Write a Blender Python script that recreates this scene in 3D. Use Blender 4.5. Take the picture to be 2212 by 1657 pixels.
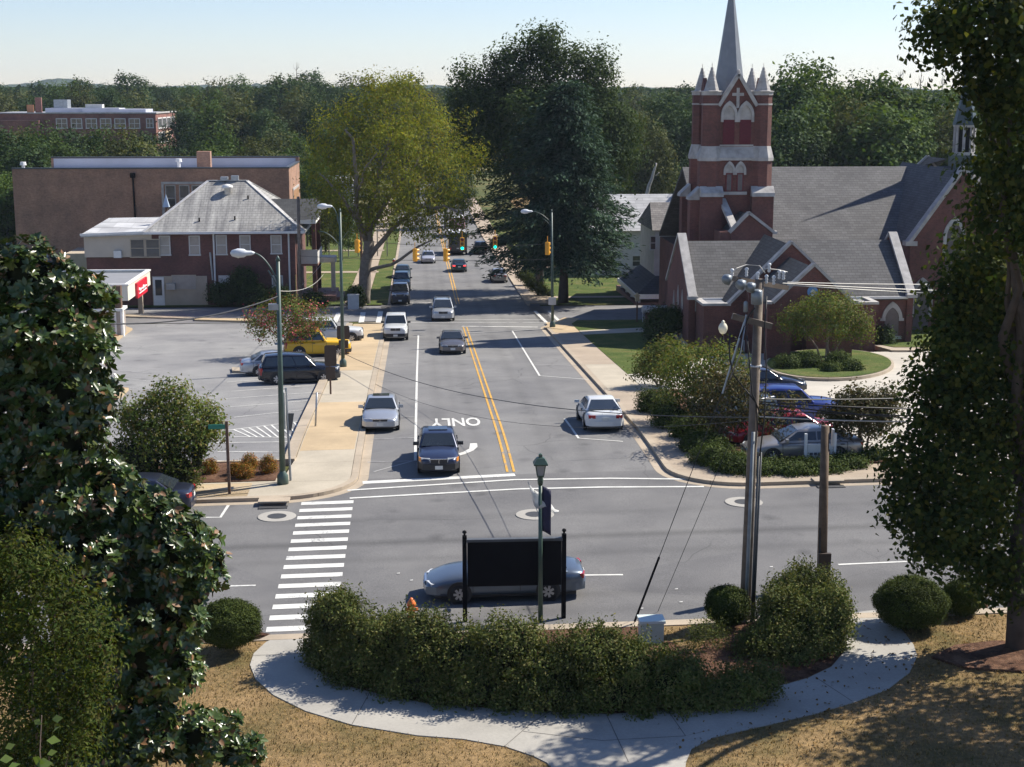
import bpy, bmesh, math, random
import numpy as np
from mathutils import Vector, Matrix
from mathutils.geometry import tessellate_polygon
for o in list(bpy.data.objects): bpy.data.objects.remove(o)
SC=bpy.context.scene; COL=SC.collection
rad=math.radians
# ---------------------------------------------------------------- camera, sky, sun
F=3200.;CX=1105.5;CY=828.5;H=15.6;PI_=rad(11.1);YA=rad(3.66)
cam=bpy.data.cameras.new('camera'); co=bpy.data.objects.new('camera',cam); COL.objects.link(co)
co.location=(0,0,H); co.rotation_euler=(rad(90)-PI_,0,-YA)
cam.sensor_width=36; cam.lens=36*F/2211; cam.clip_start=.5; cam.clip_end=9000
SC.camera=co
SUN=Vector((.94,.42,1.0)).normalized()
EL=math.asin(SUN.z); AZ=math.atan2(SUN.x,SUN.y)
w=bpy.data.worlds.new('World'); SC.world=w; w.use_nodes=True
nt=w.node_tree; bg=nt.nodes['Background']; sky=nt.nodes.new('ShaderNodeTexSky')
sky.sky_type='NISHITA'; sky.sun_disc=False; sky.sun_elevation=EL; sky.sun_rotation=AZ
sky.altitude=200; sky.air_density=1.0; sky.dust_density=.1; sky.ozone_density=3.0
tn=nt.nodes.new('ShaderNodeMix'); tn.data_type='RGBA'; tn.blend_type='MULTIPLY'; tn.inputs[0].default_value=1; tn.inputs[7].default_value=(.93,.925,1.07,1)
nt.links.new(sky.outputs[0],tn.inputs[6]); nt.links.new(tn.outputs[2],bg.inputs[0]); bg.inputs[1].default_value=.08
sl_=bpy.data.lights.new('sun','SUN'); sl_.energy=4.7; sl_.angle=rad(.5); sl_.color=(1,.94,.84)
so=bpy.data.objects.new('sun',sl_); COL.objects.link(so); so.rotation_euler=SUN.to_track_quat('Z','Y').to_euler(); so.location=(0,0,80)
SC.view_settings.view_transform='Standard'; SC.view_settings.look='None'; SC.view_settings.exposure=0.78; SC.view_settings.gamma=1
SC.cycles.max_bounces=6; SC.cycles.diffuse_bounces=3; SC.cycles.glossy_bounces=3; SC.cycles.transparent_max_bounces=8
SC.cycles.transmission_bounces=3; SC.cycles.caustics_reflective=False; SC.cycles.caustics_refractive=False; SC.cycles.sample_clamp_indirect=6
SC.cycles.use_denoising=True
# ---------------------------------------------------------------- terrain height and pixel helpers
ys_=np.arange(-200,3001,2.0)
def _sl(y):
    a=np.clip((y-62)/8,0,1); s=-0.058*a
    s=s+np.clip((y-118)/30,0,1)*0.030; s=s+np.clip((y-215)/40,0,1)*0.022
    return s+np.clip((y-300)/60,0,1)*0.006
pr_=np.concatenate([[0],np.cumsum((_sl(ys_[:-1])+_sl(ys_[1:])))]); pr_-=np.interp(50,ys_,pr_)
def gz(x,y):
    fade=max(0,min(1,(105-y)/40)); xx=max(-60,min(60,x))
    return float(np.interp(y,ys_,pr_))+0.015*xx*fade
def ray(px,py):
    cx=(px-CX)/F; cy=-(py-CY)/F
    y=math.cos(PI_)+cy*math.sin(PI_); z=-math.sin(PI_)+cy*math.cos(PI_)
    return cx*math.cos(YA)+y*math.sin(YA), -cx*math.sin(YA)+y*math.cos(YA), z
def G(px,py,off=0):
    X,Y,Z=ray(px,py); f=lambda t:H+Z*t-gz(X*t,Y*t)-off
    hi=5
    while f(hi)>0 and hi<6000: hi*=1.03
    lo=hi/1.03
    for _ in range(40):
        m=(lo+hi)/2
        if f(m)>0: lo=m
        else: hi=m
    return Vector((X*lo,Y*lo,gz(X*lo,Y*lo)+off))
def P(px,py,Y):
    a,b,c=ray(px,py); t=Y/b; return Vector((a*t,Y,H+c*t))
# ---------------------------------------------------------------- materials
def nodes(name):
    m=bpy.data.materials.new(name); m.use_nodes=True; n=m.node_tree; return m,n,n.nodes['Principled BSDF'],n.nodes.new,n.links.new
def noise(n,l,scale,detail=4,vec=None,rough=.55):
    t=n('ShaderNodeTexNoise'); t.inputs['Scale'].default_value=scale; t.inputs['Detail'].default_value=detail; t.inputs['Roughness'].default_value=rough
    if vec: l(vec,t.inputs['Vector'])
    return t.outputs['Fac']
def ramp(n,l,fac,stops):
    r=n('ShaderNodeValToRGB'); e=r.color_ramp.elements
    while len(e)<len(stops): e.new(.5)
    for k,(p,c) in enumerate(stops): e[k].position=p; e[k].color=(*c,1) if len(c)==3 else c
    l(fac,r.inputs[0]); return r.outputs[0]
def mixc(n,l,fac,a,b,mode='MIX'):
    m=n('ShaderNodeMix'); m.data_type='RGBA'; m.blend_type=mode
    for s,v in ((0,fac),(6,a),(7,b)):
        if hasattr(v,'is_linked'): l(v,m.inputs[s])
        elif isinstance(v,(tuple,list)): m.inputs[s].default_value=(*v,1)[:4]
        else: m.inputs[s].default_value=v
    return m.outputs[2]
def addbump(m,n,l,b,h,strength=.3,dist=.02):
    u=n('ShaderNodeBump'); u.inputs['Strength'].default_value=strength; u.inputs['Distance'].default_value=dist
    l(h,u.inputs['Height']); l(u.outputs[0],b.inputs['Normal'])
def sc_(c,k): return tuple(min(1,x*k) for x in c)
def M(name,col,rough=.7,var=.15,scale=2.5,metal=0,bump=0,coat=0,spec=None,emit=0):
    m,nt,b,n,l=nodes(name)
    g=n('ShaderNodeNewGeometry'); f1=noise(n,l,scale,5,g.outputs['Position'])
    c=ramp(n,l,f1,[(.3,sc_(col,1-var)),(.7,sc_(col,1+var))]); l(c,b.inputs['Base Color'])
    b.inputs['Roughness'].default_value=rough; b.inputs['Metallic'].default_value=metal
    if coat: b.inputs['Coat Weight'].default_value=coat; b.inputs['Coat Roughness'].default_value=.06
    if spec is not None: b.inputs['Specular IOR Level'].default_value=spec
    if emit: b.inputs['Emission Color'].default_value=(*col,1); b.inputs['Emission Strength'].default_value=emit
    if bump: addbump(m,n,l,b,noise(n,l,scale*8,3,g.outputs['Position']),bump)
    return m
def leafmat(name,cols,rough=.5,transl=.3,spec=.4,patch=.35):
    m,nt,b,n,l=nodes(name)
    g=n('ShaderNodeNewGeometry'); c=ramp(n,l,g.outputs['Random Per Island'],[(i/(len(cols)-1) if len(cols)>1 else 0,c) for i,c in enumerate(cols)])
    f=noise(n,l,patch,3,g.outputs['Position']); k=ramp(n,l,f,[(.3,(.62,.62,.62)),(.7,(1.35,1.3,1.2))])
    c=mixc(n,l,1.0,c,k,'MULTIPLY'); l(c,b.inputs['Base Color']); b.inputs['Roughness'].default_value=rough; b.inputs['Specular IOR Level'].default_value=spec
    t=n('ShaderNodeBsdfTranslucent'); tc=mixc(n,l,1.0,c,(1.25,1.2,.5),'MULTIPLY'); l(tc,t.inputs[0])
    x=n('ShaderNodeMixShader'); x.inputs[0].default_value=transl; l(b.outputs[0],x.inputs[1]); l(t.outputs[0],x.inputs[2])
    l(x.outputs[0],nt.nodes['Material Output'].inputs[0]); return m
def brickmat(name,c1,c2,mort,scale=1.0):
    m,nt,b,n,l=nodes(name)
    g=n('ShaderNodeNewGeometry'); s=n('ShaderNodeSeparateXYZ'); l(g.outputs['Position'],s.inputs[0])
    a=n('ShaderNodeMath'); l(s.outputs[0],a.inputs[0]); l(s.outputs[1],a.inputs[1])
    v=n('ShaderNodeCombineXYZ'); l(a.outputs[0],v.inputs[0]); l(s.outputs[2],v.inputs[1])
    t=n('ShaderNodeTexBrick'); l(v.outputs[0],t.inputs[0]); t.inputs['Color1'].default_value=(*c1,1); t.inputs['Color2'].default_value=(*c2,1); t.inputs['Mortar'].default_value=(*mort,1)
    t.inputs['Scale'].default_value=1; t.inputs['Brick Width'].default_value=.22*scale; t.inputs['Row Height'].default_value=.075*scale; t.inputs['Mortar Size'].default_value=.008*scale; t.inputs['Bias'].default_value=-.1
    k=ramp(n,l,noise(n,l,.45,7,g.outputs['Position'],.65),[(.3,(.62,.63,.66)),(.7,(1.28,1.22,1.16))])
    k2=ramp(n,l,noise(n,l,5,3,g.outputs['Position']),[(.3,(.85,.85,.85)),(.7,(1.12,1.12,1.12))])
    c=mixc(n,l,1.0,mixc(n,l,1.0,t.outputs[0],k,'MULTIPLY'),k2,'MULTIPLY'); l(c,b.inputs['Base Color']); b.inputs['Roughness'].default_value=.85
    addbump(m,n,l,b,t.outputs[1],.25,.01); return m
def shinglemat(name,col,var=.3,wid=.5,row=.2,streak=0):
    m,nt,b,n,l=nodes(name)
    g=n('ShaderNodeNewGeometry'); s=n('ShaderNodeSeparateXYZ'); l(g.outputs['Position'],s.inputs[0])
    nn=n('ShaderNodeSeparateXYZ'); l(g.outputs['Normal'],nn.inputs[0])
    ab=n('ShaderNodeMath'); ab.operation='ABSOLUTE'; l(nn.outputs[0],ab.inputs[0])
    gt=n('ShaderNodeMath'); gt.operation='GREATER_THAN'; l(ab.outputs[0],gt.inputs[0]); gt.inputs[1].default_value=.3
    mx=n('ShaderNodeMix'); l(gt.outputs[0],mx.inputs[0]); l(s.outputs[0],mx.inputs[2]); l(s.outputs[1],mx.inputs[3])
    v=n('ShaderNodeCombineXYZ'); l(mx.outputs[0],v.inputs[0]); l(s.outputs[2],v.inputs[1])
    t=n('ShaderNodeTexBrick'); l(v.outputs[0],t.inputs[0]); t.inputs['Color1'].default_value=(*sc_(col,1+var),1); t.inputs['Color2'].default_value=(*sc_(col,1-var),1); t.inputs['Mortar'].default_value=(*sc_(col,.45),1)
    t.inputs['Scale'].default_value=1; t.inputs['Brick Width'].default_value=wid; t.inputs['Row Height'].default_value=row; t.inputs['Mortar Size'].default_value=.012
    k=ramp(n,l,noise(n,l,.5,5,g.outputs['Position']),[(.3,(.8,.8,.8)),(.7,(1.2,1.2,1.18))])
    c=mixc(n,l,1.0,t.outputs[0],k,'MULTIPLY')
    if streak:
        sv=n('ShaderNodeCombineXYZ'); mu=n('ShaderNodeMath'); mu.operation='MULTIPLY'; l(mx.outputs[0],mu.inputs[0]); mu.inputs[1].default_value=1.6; l(mu.outputs[0],sv.inputs[0])
        m2=n('ShaderNodeMath'); m2.operation='MULTIPLY'; l(s.outputs[2],m2.inputs[0]); m2.inputs[1].default_value=.22; l(m2.outputs[0],sv.inputs[1])
        k3=ramp(n,l,noise(n,l,1.0,6,sv.outputs[0],.65),[(.38,(.38,.38,.4)),(.62,(1.15,1.15,1.12))]); c=mixc(n,l,streak,c,mixc(n,l,1.0,c,k3,'MULTIPLY'))
    l(c,b.inputs['Base Color']); b.inputs['Roughness'].default_value=.85; addbump(m,n,l,b,t.outputs[1],.4,.015); return m
def asphaltmat(name,col,band=None,tracks=None):
    m,nt,b,n,l=nodes(name); g=n('ShaderNodeNewGeometry'); p=g.outputs['Position']
    k1=ramp(n,l,noise(n,l,.22,6,p,.6),[(.28,(.70,.70,.72)),(.72,(1.22,1.21,1.18))])
    k2=ramp(n,l,noise(n,l,28,2,p),[(.3,(.78,.78,.78)),(.7,(1.22,1.22,1.22))])
    c=mixc(n,l,1.0,mixc(n,l,1.0,col,k1,'MULTIPLY'),k2,'MULTIPLY')
    v=n('ShaderNodeTexVoronoi'); v.feature='DISTANCE_TO_EDGE'; v.inputs['Scale'].default_value=.16
    wv=n('ShaderNodeVectorMath'); l(p,wv.inputs[0]); nz=n('ShaderNodeTexNoise'); nz.inputs['Scale'].default_value=.5; l(p,nz.inputs['Vector']); l(nz.outputs['Color'],wv.inputs[1]); l(wv.outputs[0],v.inputs['Vector'])
    sp=n('ShaderNodeTexVoronoi'); sp.inputs['Scale'].default_value=.42; l(wv.outputs[0],sp.inputs['Vector']); c=mixc(n,l,1.0,c,ramp(n,l,sp.outputs[0],[(.04,(.66,.66,.67)),(.2,(1,1,1))]),'MULTIPLY')
    pt=n('ShaderNodeTexVoronoi'); pt.inputs['Scale'].default_value=.11; l(p,pt.inputs['Vector']); px_=n('ShaderNodeSeparateColor'); l(pt.outputs['Color'],px_.inputs[0]); c=mixc(n,l,1.0,c,ramp(n,l,px_.outputs[0],[(.0,(.93,.93,.94)),(.5,(1.0,1.0,1.0)),(1,(1.05,1.05,1.04))]),'MULTIPLY')
    cr=ramp(n,l,v.outputs[0],[(.0,(.62,.62,.62)),(.006,(1,1,1))]); pm=ramp(n,l,noise(n,l,.09,2,p),[(.5,(1,1,1)),(.6,(0,0,0))]); cr=mixc(n,l,pm,cr,(1,1,1))
    c=mixc(n,l,1.0,c,cr,'MULTIPLY')
    s=n('ShaderNodeSeparateXYZ'); l(p,s.inputs[0])
    def stripe(c,axis,pos,wd,amt):
        d=n('ShaderNodeMath'); d.operation='SUBTRACT'; l(s.outputs[axis],d.inputs[0]); d.inputs[1].default_value=pos
        a=n('ShaderNodeMath'); a.operation='ABSOLUTE'; l(d.outputs[0],a.inputs[0])
        e=n('ShaderNodeMath'); e.operation='DIVIDE'; l(a.outputs[0],e.inputs[0]); e.inputs[1].default_value=wd
        return mixc(n,l,1.0,c,ramp(n,l,e.outputs[0],[(0,(1-amt,)*3),(.55,(1-amt*.5,)*3),(1,(1,1,1))]),'MULTIPLY')
    for (ax,po,wd,am) in (band or []): c=stripe(c,ax,po,wd,am)
    l(c,b.inputs['Base Color']); b.inputs['Roughness'].default_value=.88; b.inputs['Specular IOR Level'].default_value=.3
    addbump(m,n,l,b,noise(n,l,60,2,p),.25,.01); return m
def paintmat(name,col,under=(.17,.165,.168),wear=.5):
    m,nt,b,n,l=nodes(name); g=n('ShaderNodeNewGeometry'); p=g.outputs['Position']
    k=mixc(n,l,.55,ramp(n,l,noise(n,l,9,6,p,.75),[(0,(0,0,0)),(1,(1,1,1))]),ramp(n,l,noise(n,l,.7,4,p),[(0,(0,0,0)),(1,(1,1,1))]))
    msk=ramp(n,l,k,[(wear,(0,0,0)),(wear+.07,(1,1,1))]); dirt=ramp(n,l,noise(n,l,2.2,5,p),[(.3,sc_(col,.8)),(.7,sc_(col,1.06))])
    c=mixc(n,l,msk,dirt,sc_(under,1.25)); l(c,b.inputs['Base Color']); b.inputs['Roughness'].default_value=.7; return m
def concretemat(name,col,joint=None,stain=.2):
    m,nt,b,n,l=nodes(name); g=n('ShaderNodeNewGeometry'); p=g.outputs['Position']
    k1=ramp(n,l,noise(n,l,.35,6,p,.65),[(.3,(1-stain,)*3),(.7,(1+stain*.6,)*3)])
    k2=ramp(n,l,noise(n,l,14,3,p),[(.3,(.92,.92,.92)),(.7,(1.06,1.06,1.06))])
    c=mixc(n,l,1.0,mixc(n,l,1.0,col,k1,'MULTIPLY'),k2,'MULTIPLY')
    if joint:
        ax,step=joint; s=n('ShaderNodeSeparateXYZ'); l(p,s.inputs[0]); d=n('ShaderNodeMath'); d.operation='PINGPONG'; l(s.outputs[ax],d.inputs[0]); d.inputs[1].default_value=step/2
        c=mixc(n,l,1.0,c,ramp(n,l,d.outputs[0],[(0,(.45,.43,.4)),(.022,(1,1,1))]),'MULTIPLY')
    l(c,b.inputs['Base Color']); b.inputs['Roughness'].default_value=.85; addbump(m,n,l,b,noise(n,l,30,2,p),.15,.01); return m
def grassmat(name,cols,scale=.5):
    m,nt,b,n,l=nodes(name); g=n('ShaderNodeNewGeometry'); p=g.outputs['Position']
    c=ramp(n,l,noise(n,l,scale,6,p,.62),[(.3,cols[0]),(.5,cols[1]),(.68,cols[2])])
    k=ramp(n,l,noise(n,l,7,5,p,.7),[(.3,(.55,.55,.5)),(.5,(1,1,1)),(.72,(1.45,1.4,1.3))]); c=mixc(n,l,1.0,c,k,'MULTIPLY')
    k=ramp(n,l,noise(n,l,35,3,p,.7),[(.3,(.7,.7,.7)),(.7,(1.25,1.25,1.25))]); c=mixc(n,l,1.0,c,k,'MULTIPLY')
    l(c,b.inputs['Base Color']); b.inputs['Roughness'].default_value=.95; b.inputs['Specular IOR Level'].default_value=.1
    addbump(m,n,l,b,noise(n,l,22,4,p,.7),.8,.06); return m
# ---------------------------------------------------------------- mesh builder
class MB:
    def __init__(s): s.v=[]; s.f=[]; s.mi=[]; s.m=0
    def add(s,vs,fs):
        k=len(s.v); s.v+= [tuple(v) for v in vs]; s.f+=[tuple(i+k for i in f) for f in fs]; s.mi+=[s.m]*len(fs); return s
    def box(s,x0,x1,y0,y1,z0,z1):
        x0,x1=min(x0,x1),max(x0,x1); y0,y1=min(y0,y1),max(y0,y1); z0,z1=min(z0,z1),max(z0,z1)
        return s.add([(x,y,z) for z in (z0,z1) for y in (y0,y1) for x in (x0,x1)],[(0,2,3,1),(4,5,7,6),(0,1,5,4),(2,6,7,3),(0,4,6,2),(1,3,7,5)])
    def poly(s,pts): return s.add(pts,[tuple(range(len(pts)))])
    def prism(s,pts,d):
        d=Vector(d); n=len(pts); a=[Vector(p) for p in pts]; b=[p+d for p in a]
        tri=tessellate_polygon([a]); fs=[tuple(t) for t in tri]+[tuple(i+n for i in t[::-1]) for t in tri]+[(i,(i+1)%n,(i+1)%n+n,i+n) for i in range(n)]
        return s.add(a+b,fs)
    def bar(s,p,q,w,h=None,up=(0,0,1)):
        p,q=Vector(p),Vector(q); h=h or w; d=(q-p).normalized(); u=Vector(up)
        if abs(d.dot(u))>.98: u=Vector((0,1,0))
        r=d.cross(u).normalized(); t=r.cross(d).normalized(); c=[(-1,-1),(1,-1),(1,1),(-1,1)]
        vs=[e+r*(a*w/2)+t*(b*h/2) for e in (p,q) for a,b in c]
        return s.add(vs,[(3,2,1,0),(4,5,6,7)]+[(i,(i+1)%4,(i+1)%4+4,i+4) for i in range(4)])
    def tube(s,pts,r,n=6,cap=True):
        pts=[Vector(p) for p in pts]; rs=r if isinstance(r,(list,tuple)) else [r]*len(pts); vs=[]; ref=None
        for i,p in enumerate(pts):
            d=(pts[min(i+1,len(pts)-1)]-pts[max(i-1,0)]).normalized()
            if ref is None: ref=Vector((1,0,0)) if abs(d.x)<.8 else Vector((0,1,0))
            u=d.cross(ref).normalized(); v=d.cross(u).normalized()
            for k in range(n): a=2*math.pi*k/n; vs.append(p+(u*math.cos(a)+v*math.sin(a))*rs[i])
        fs=[(i*n+k,i*n+(k+1)%n,(i+1)*n+(k+1)%n,(i+1)*n+k) for i in range(len(pts)-1) for k in range(n)]
        if cap: fs+= [tuple(range(n))[::-1],tuple((len(pts)-1)*n+k for k in range(n))]
        return s.add(vs,fs)
    def lathe(s,prof,c=(0,0,0),n=12,axis='z',ph=0):
        vs=[]; c=Vector(c)
        for r,z in prof:
            for k in range(n):
                a=2*math.pi*k/n+ph; q=(r*math.cos(a),r*math.sin(a),z)
                vs.append(c+Vector(q if axis=='z' else ((z,q[0],q[1]) if axis=='x' else (q[0],z,q[1]))))
        m=len(prof); fs=[(i*n+k,i*n+(k+1)%n,(i+1)*n+(k+1)%n,(i+1)*n+k) for i in range(m-1) for k in range(n)]
        fs+=[tuple(range(n))[::-1],tuple((m-1)*n+k for k in range(n))]; return s.add(vs,fs)
    def build(s,name,mats,parent=None,smooth=False):
        off=wloc(parent); me=bpy.data.meshes.new(name)
        me.from_pydata([(v[0]-off[0],v[1]-off[1],v[2]-off[2]) for v in s.v],[],s.f)
        mats=mats if isinstance(mats,(list,tuple)) else [mats]
        for m in mats: me.materials.append(m)
        if len(mats)>1: me.polygons.foreach_set('material_index',s.mi)
        bm=bmesh.new(); bm.from_mesh(me); bmesh.ops.recalc_face_normals(bm,faces=bm.faces); bm.to_mesh(me); bm.free()
        if smooth: me.shade_smooth()
        o=bpy.data.objects.new(name,me); COL.objects.link(o)
        if parent: o.parent=parent
        return o
def wloc(p):
    v=Vector((0,0,0))
    while p: v=v+p.location; p=p.parent
    return v
def tag(o,label=None,cat=None,group=None,kind=None):
    if label: o['label']=label
    if cat: o['category']=cat
    if group: o['group']=group
    if kind: o['kind']=kind
    return o
def thing(name,label,cat,loc=(0,0,0),group=None):
    o=bpy.data.objects.new(name,None); COL.objects.link(o); o.location=loc; o.empty_display_size=.3; return tag(o,label,cat,group)
def dup(o,loc=None,label=None,rz=None,parent=None,scale=None):
    c=o.copy(); COL.objects.link(c)
    if parent: c.parent=parent
    for ch in list(o.children): dup(ch,parent=c)
    if loc is not None: c.location=loc
    if rz is not None: c.rotation_euler=(0,0,rz)
    if scale is not None: c.scale=scale
    if label: c['label']=label
    return c
def ccw(poly):
    a=sum(poly[i][0]*poly[(i+1)%len(poly)][1]-poly[(i+1)%len(poly)][0]*poly[i][1] for i in range(len(poly)))
    return poly if a>0 else poly[::-1]
def drape(name,poly,off,mat,thick=0,kind='structure',label=None,cat=None):
    poly=ccw([(p[0],p[1]) for p in poly]); bm=bmesh.new(); vs=[bm.verts.new((x,y,0)) for x,y in poly]
    for t in tessellate_polygon([[Vector((x,y,0)) for x,y in poly]]):
        try: bm.faces.new([vs[i] for i in t])
        except ValueError: pass
    y0,y1=min(p[1] for p in poly),max(p[1] for p in poly); x0,x1=min(p[0] for p in poly),max(p[0] for p in poly)
    for y in range(int(y0//2*2),int(min(y1,420))+2,2):
        if y0<y<y1: bmesh.ops.bisect_plane(bm,geom=bm.verts[:]+bm.edges[:]+bm.faces[:],plane_co=(0,y,0),plane_no=(0,1,0))
    for x in (-60,-30,0,30,60):
        if x0<x<x1: bmesh.ops.bisect_plane(bm,geom=bm.verts[:]+bm.edges[:]+bm.faces[:],plane_co=(x,0,0),plane_no=(1,0,0))
    bmesh.ops.remove_doubles(bm,verts=bm.verts,dist=.001)
    for v in bm.verts: v.co.z=gz(v.co.x,v.co.y)+off
    bmesh.ops.recalc_face_normals(bm,faces=bm.faces)
    for f in bm.faces:
        if f.normal.z<0: f.normal_flip()
    if thick:
        ed=[e for e in bm.edges if e.is_boundary]; low={}
        for e in ed:
            for v in e.verts:
                if v not in low: low[v]=bm.verts.new((v.co.x,v.co.y,v.co.z-thick))
        for e in ed:
            a,b=e.verts; bm.faces.new((a,b,low[b],low[a]))
        bmesh.ops.recalc_face_normals(bm,faces=bm.faces)
    me=bpy.data.meshes.new(name); bm.to_mesh(me); bm.free(); me.materials.append(mat)
    o=bpy.data.objects.new(name,me); COL.objects.link(o); return tag(o,label,cat,None,kind)
def PX(*pts): return [G(*p)[:2] for p in pts]
HAZE=0.0001
# ================================================================ GROUND
A_road=asphaltmat('asphalt',(.18,.177,.173),band=[(0,1.0,.5,.13),(0,2.6,.5,.12),(0,5.6,.5,.12),(0,7.2,.5,.13),(0,1.8,.45,.1)])
A_cross=asphaltmat('asphalt cross street',(.148,.145,.143),band=[(1,50.55,.5,.32),(1,48.6,.5,.14),(1,44.4,.5,.14),(1,42.9,.5,.1),(1,53.5,.5,.12)])
A_lot=asphaltmat('asphalt lot',(.235,.231,.225)); A_side=asphaltmat('asphalt side',(.19,.185,.185))
C_tan=concretemat('tan concrete',(.46,.345,.205),(1,6.2)); C_new=concretemat('new concrete',(.43,.375,.285),(1,3.1)); C_old=concretemat('old concrete',(.37,.295,.215),(1,1.55))
C_oldx=concretemat('old concrete along street',(.37,.30,.22),(0,1.6)); C_tanx=concretemat('tan concrete along street',(.48,.36,.21),(0,3))
C_path=concretemat('path concrete',(.36,.34,.30)); C_drive=concretemat('drive concrete',(.46,.42,.35),(1,4.5)); C_kerb=concretemat('kerb concrete',(.39,.32,.235),(1,3.0),.25)
G_green=grassmat('green grass',[(.055,.085,.02),(.085,.115,.03),(.15,.14,.05)]); G_far=grassmat('field grass',[(.06,.08,.025),(.10,.11,.04),(.17,.14,.06)],.12)
G_dry=grassmat('dry lawn',[(.10,.09,.035),(.24,.165,.078),(.32,.215,.108)],.42); MULCH=grassmat('mulch',[(.07,.035,.022),(.12,.065,.042),(.19,.11,.07)],1.6)
PW=paintmat('white road paint',(.66,.65,.60),wear=.565); PY=paintmat('yellow road paint',(.60,.33,.05),wear=.56); PWW=paintmat('worn white paint',(.42,.41,.39),wear=.49)
XL,XR=-2.55,10.2
ys=[-20]+list(range(0,422,2))+[520,700,1000,1500,2200,3000]; xs=[-3500,-1200,-400,-150,-60,-30,0,30,60,150,400,1200,3500]
mb=MB(); vs=[(x,y,gz(x,y)-.06) for y in ys for x in xs]; nx=len(xs)
mb.add(vs,[(j*nx+i,j*nx+i+1,(j+1)*nx+i+1,(j+1)*nx+i) for j in range(len(ys)-1) for i in range(nx-1)])
tag(mb.build('ground',G_far),kind='structure')
def rect(x0,x1,y0,y1): return [(x0,y0),(x1,y0),(x1,y1),(x0,y1)]
def fillet(cx,cy,r,a0,a1,n=8): return [(cx+r*math.cos(rad(a0+(a1-a0)*i/n)),cy+r*math.sin(rad(a0+(a1-a0)*i/n))) for i in range(n+1)]
road=drape('main_street',rect(XL-.9,XR+1.2,56.4,395),.0,A_road)
cross=drape('cross_street',rect(-75,75,41.4,59.5),.004,A_cross)
drape('side_street',rect(-70,XL,124.5,138),.0,A_side); drape('side_street',rect(XR,70,122.5,136.5),.0,A_side)
drape('parking_lot',rect(-66,-5.8,62.6,124),.006,A_lot)
# left pavement with its rounded corner, kerb, low edge kerb
def path_off(pts,d):
    out=[]
    for i,p in enumerate(pts):
        a=Vector(pts[max(i-1,0)][:2]); b=Vector(pts[min(i+1,len(pts)-1)][:2]); t=(b-a).normalized(); out.append((p[0]-t.y*d,p[1]+t.x*d))
    return out
def ribbon(pts,w): return path_off(pts,w/2)+path_off(pts,-w/2)[::-1]
SW=.14
edgeL=[(-66,56.5),(-12,56.5)]+fillet(-5.6,59.6,3.05,-90,0,10)+[(XL,75),(XL,100),(XL,118)]+fillet(XL-2.2,120.3,2.2,0,90,6)
drape('pavement',path_off(edgeL,.3)[1:-7]+[(-5.35,118),(-5.35,63.2),(-5.6,59.6),(-12,59)],SW,C_new,.3)
drape('pavement',rect(-5.3,-2.9,64.3,77.8),SW+.004,C_tan); drape('pavement',rect(-5.3,-2.9,91,121),SW+.004,C_tan)
drape('pavement',rect(-40,-6.8,56.85,58.9),SW,C_tanx,.3)
drape('kerb',edgeL+path_off(edgeL,.28)[::-1],SW+.01,C_kerb,.3); drape('gutter',path_off(edgeL,-.42)+path_off(edgeL,-.02)[::-1],.008,C_kerb)
drape('kerb',rect(-5.85,-5.38,62.4,121),SW+.1,C_kerb,.4)
drape('mulch_bed',rect(-30,-5.9,59.1,62.35),SW+.03,MULCH,.3); drape('kerb',rect(-30,-5.86,62.4,62.6),SW+.06,C_kerb,.3)
drape('kerb',PX((268,682),(420,688),(420,691),(268,686)),.12,C_kerb,.2); drape('kerb',PX((420,690),(545,692),(545,697),(420,694)),.15,C_tan,.2)
drape('kerb',PX((225,752),(248,741),(286,713),(264,706),(225,712)),.15,C_tan,.25); drape('kerb',PX((235,868),(262,860),(278,843),(250,841),(235,845)),.15,C_tan,.25)
drape('kerb',PX((500,798),(580,800),(582,806),(502,806)),.15,C_kerb,.2)
# right pavement
edgeR=[(75,56.5),(14.5,56.5)]+fillet(13.3,59.6,3.1,-90,-180,10)+[(XR,75),(XR,100),(XR,115)]+fillet(XR+4,117.2,4,180,90,6)
poR=path_off(edgeR,-.28)
drape('kerb',edgeR+poR[::-1],SW+.01,C_kerb,.3); drape('gutter',path_off(edgeR,.42)+path_off(edgeR,.02)[::-1],.008,C_kerb)
drape('pavement',poR[1:-6]+[(XR+2.6,121),(XR+2.35,118),(XR+2.35,64),(14.3,58.9),(75,58.9),(75,56.8)],SW,C_old,.3)
drape('pavement',rect(XR+.3,XR+2.3,80,92),SW+.004,C_new); drape('pavement',rect(XR+.3,XR+2.3,112.5,120.8),SW+.004,C_tan)
drape('pavement',rect(19.5,33,56.85,58.85),SW+.004,C_drive)
drape('lawn',rect(12.5,22,84,122.3),SW+.02,G_green,.3); drape('lawn',rect(22,45,103,122.3),SW+.02,G_green,.3)
drape('walkway',[(12.5,110.5),(12.5,113.6),(17,115.2),(21.5,117),(21.5,112.5),(17,112)],SW+.03,C_new); drape('walkway',PX((1172,712),(1218,690),(1252,692),(1215,716)),SW+.034,C_tan)
drape('church_drive',[(12.5,80.3),(12.5,86.6),(15,87.5),(17,92),(20,96.5),(45,96.5),(45,58.9),(19.5,58.9),(18.8,62.5),(14.8,63.2),(14.2,75),(13.6,80)],SW+.024,C_drive,.3)
isl=[(lambda g:(g.x,g.y))(G(1790+140*math.cos(a),797+33*math.sin(a))) for a in [i*math.pi/18 for i in range(36)]]
drape('kerb',isl,.34,C_kerb,.4); ic=(sum(p[0] for p in isl)/36,sum(p[1] for p in isl)/36)
drape('lawn',[(ic[0]+(p[0]-ic[0])*.96,ic[1]+(p[1]-ic[1])*.96) for p in isl],.37,G_green)
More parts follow.
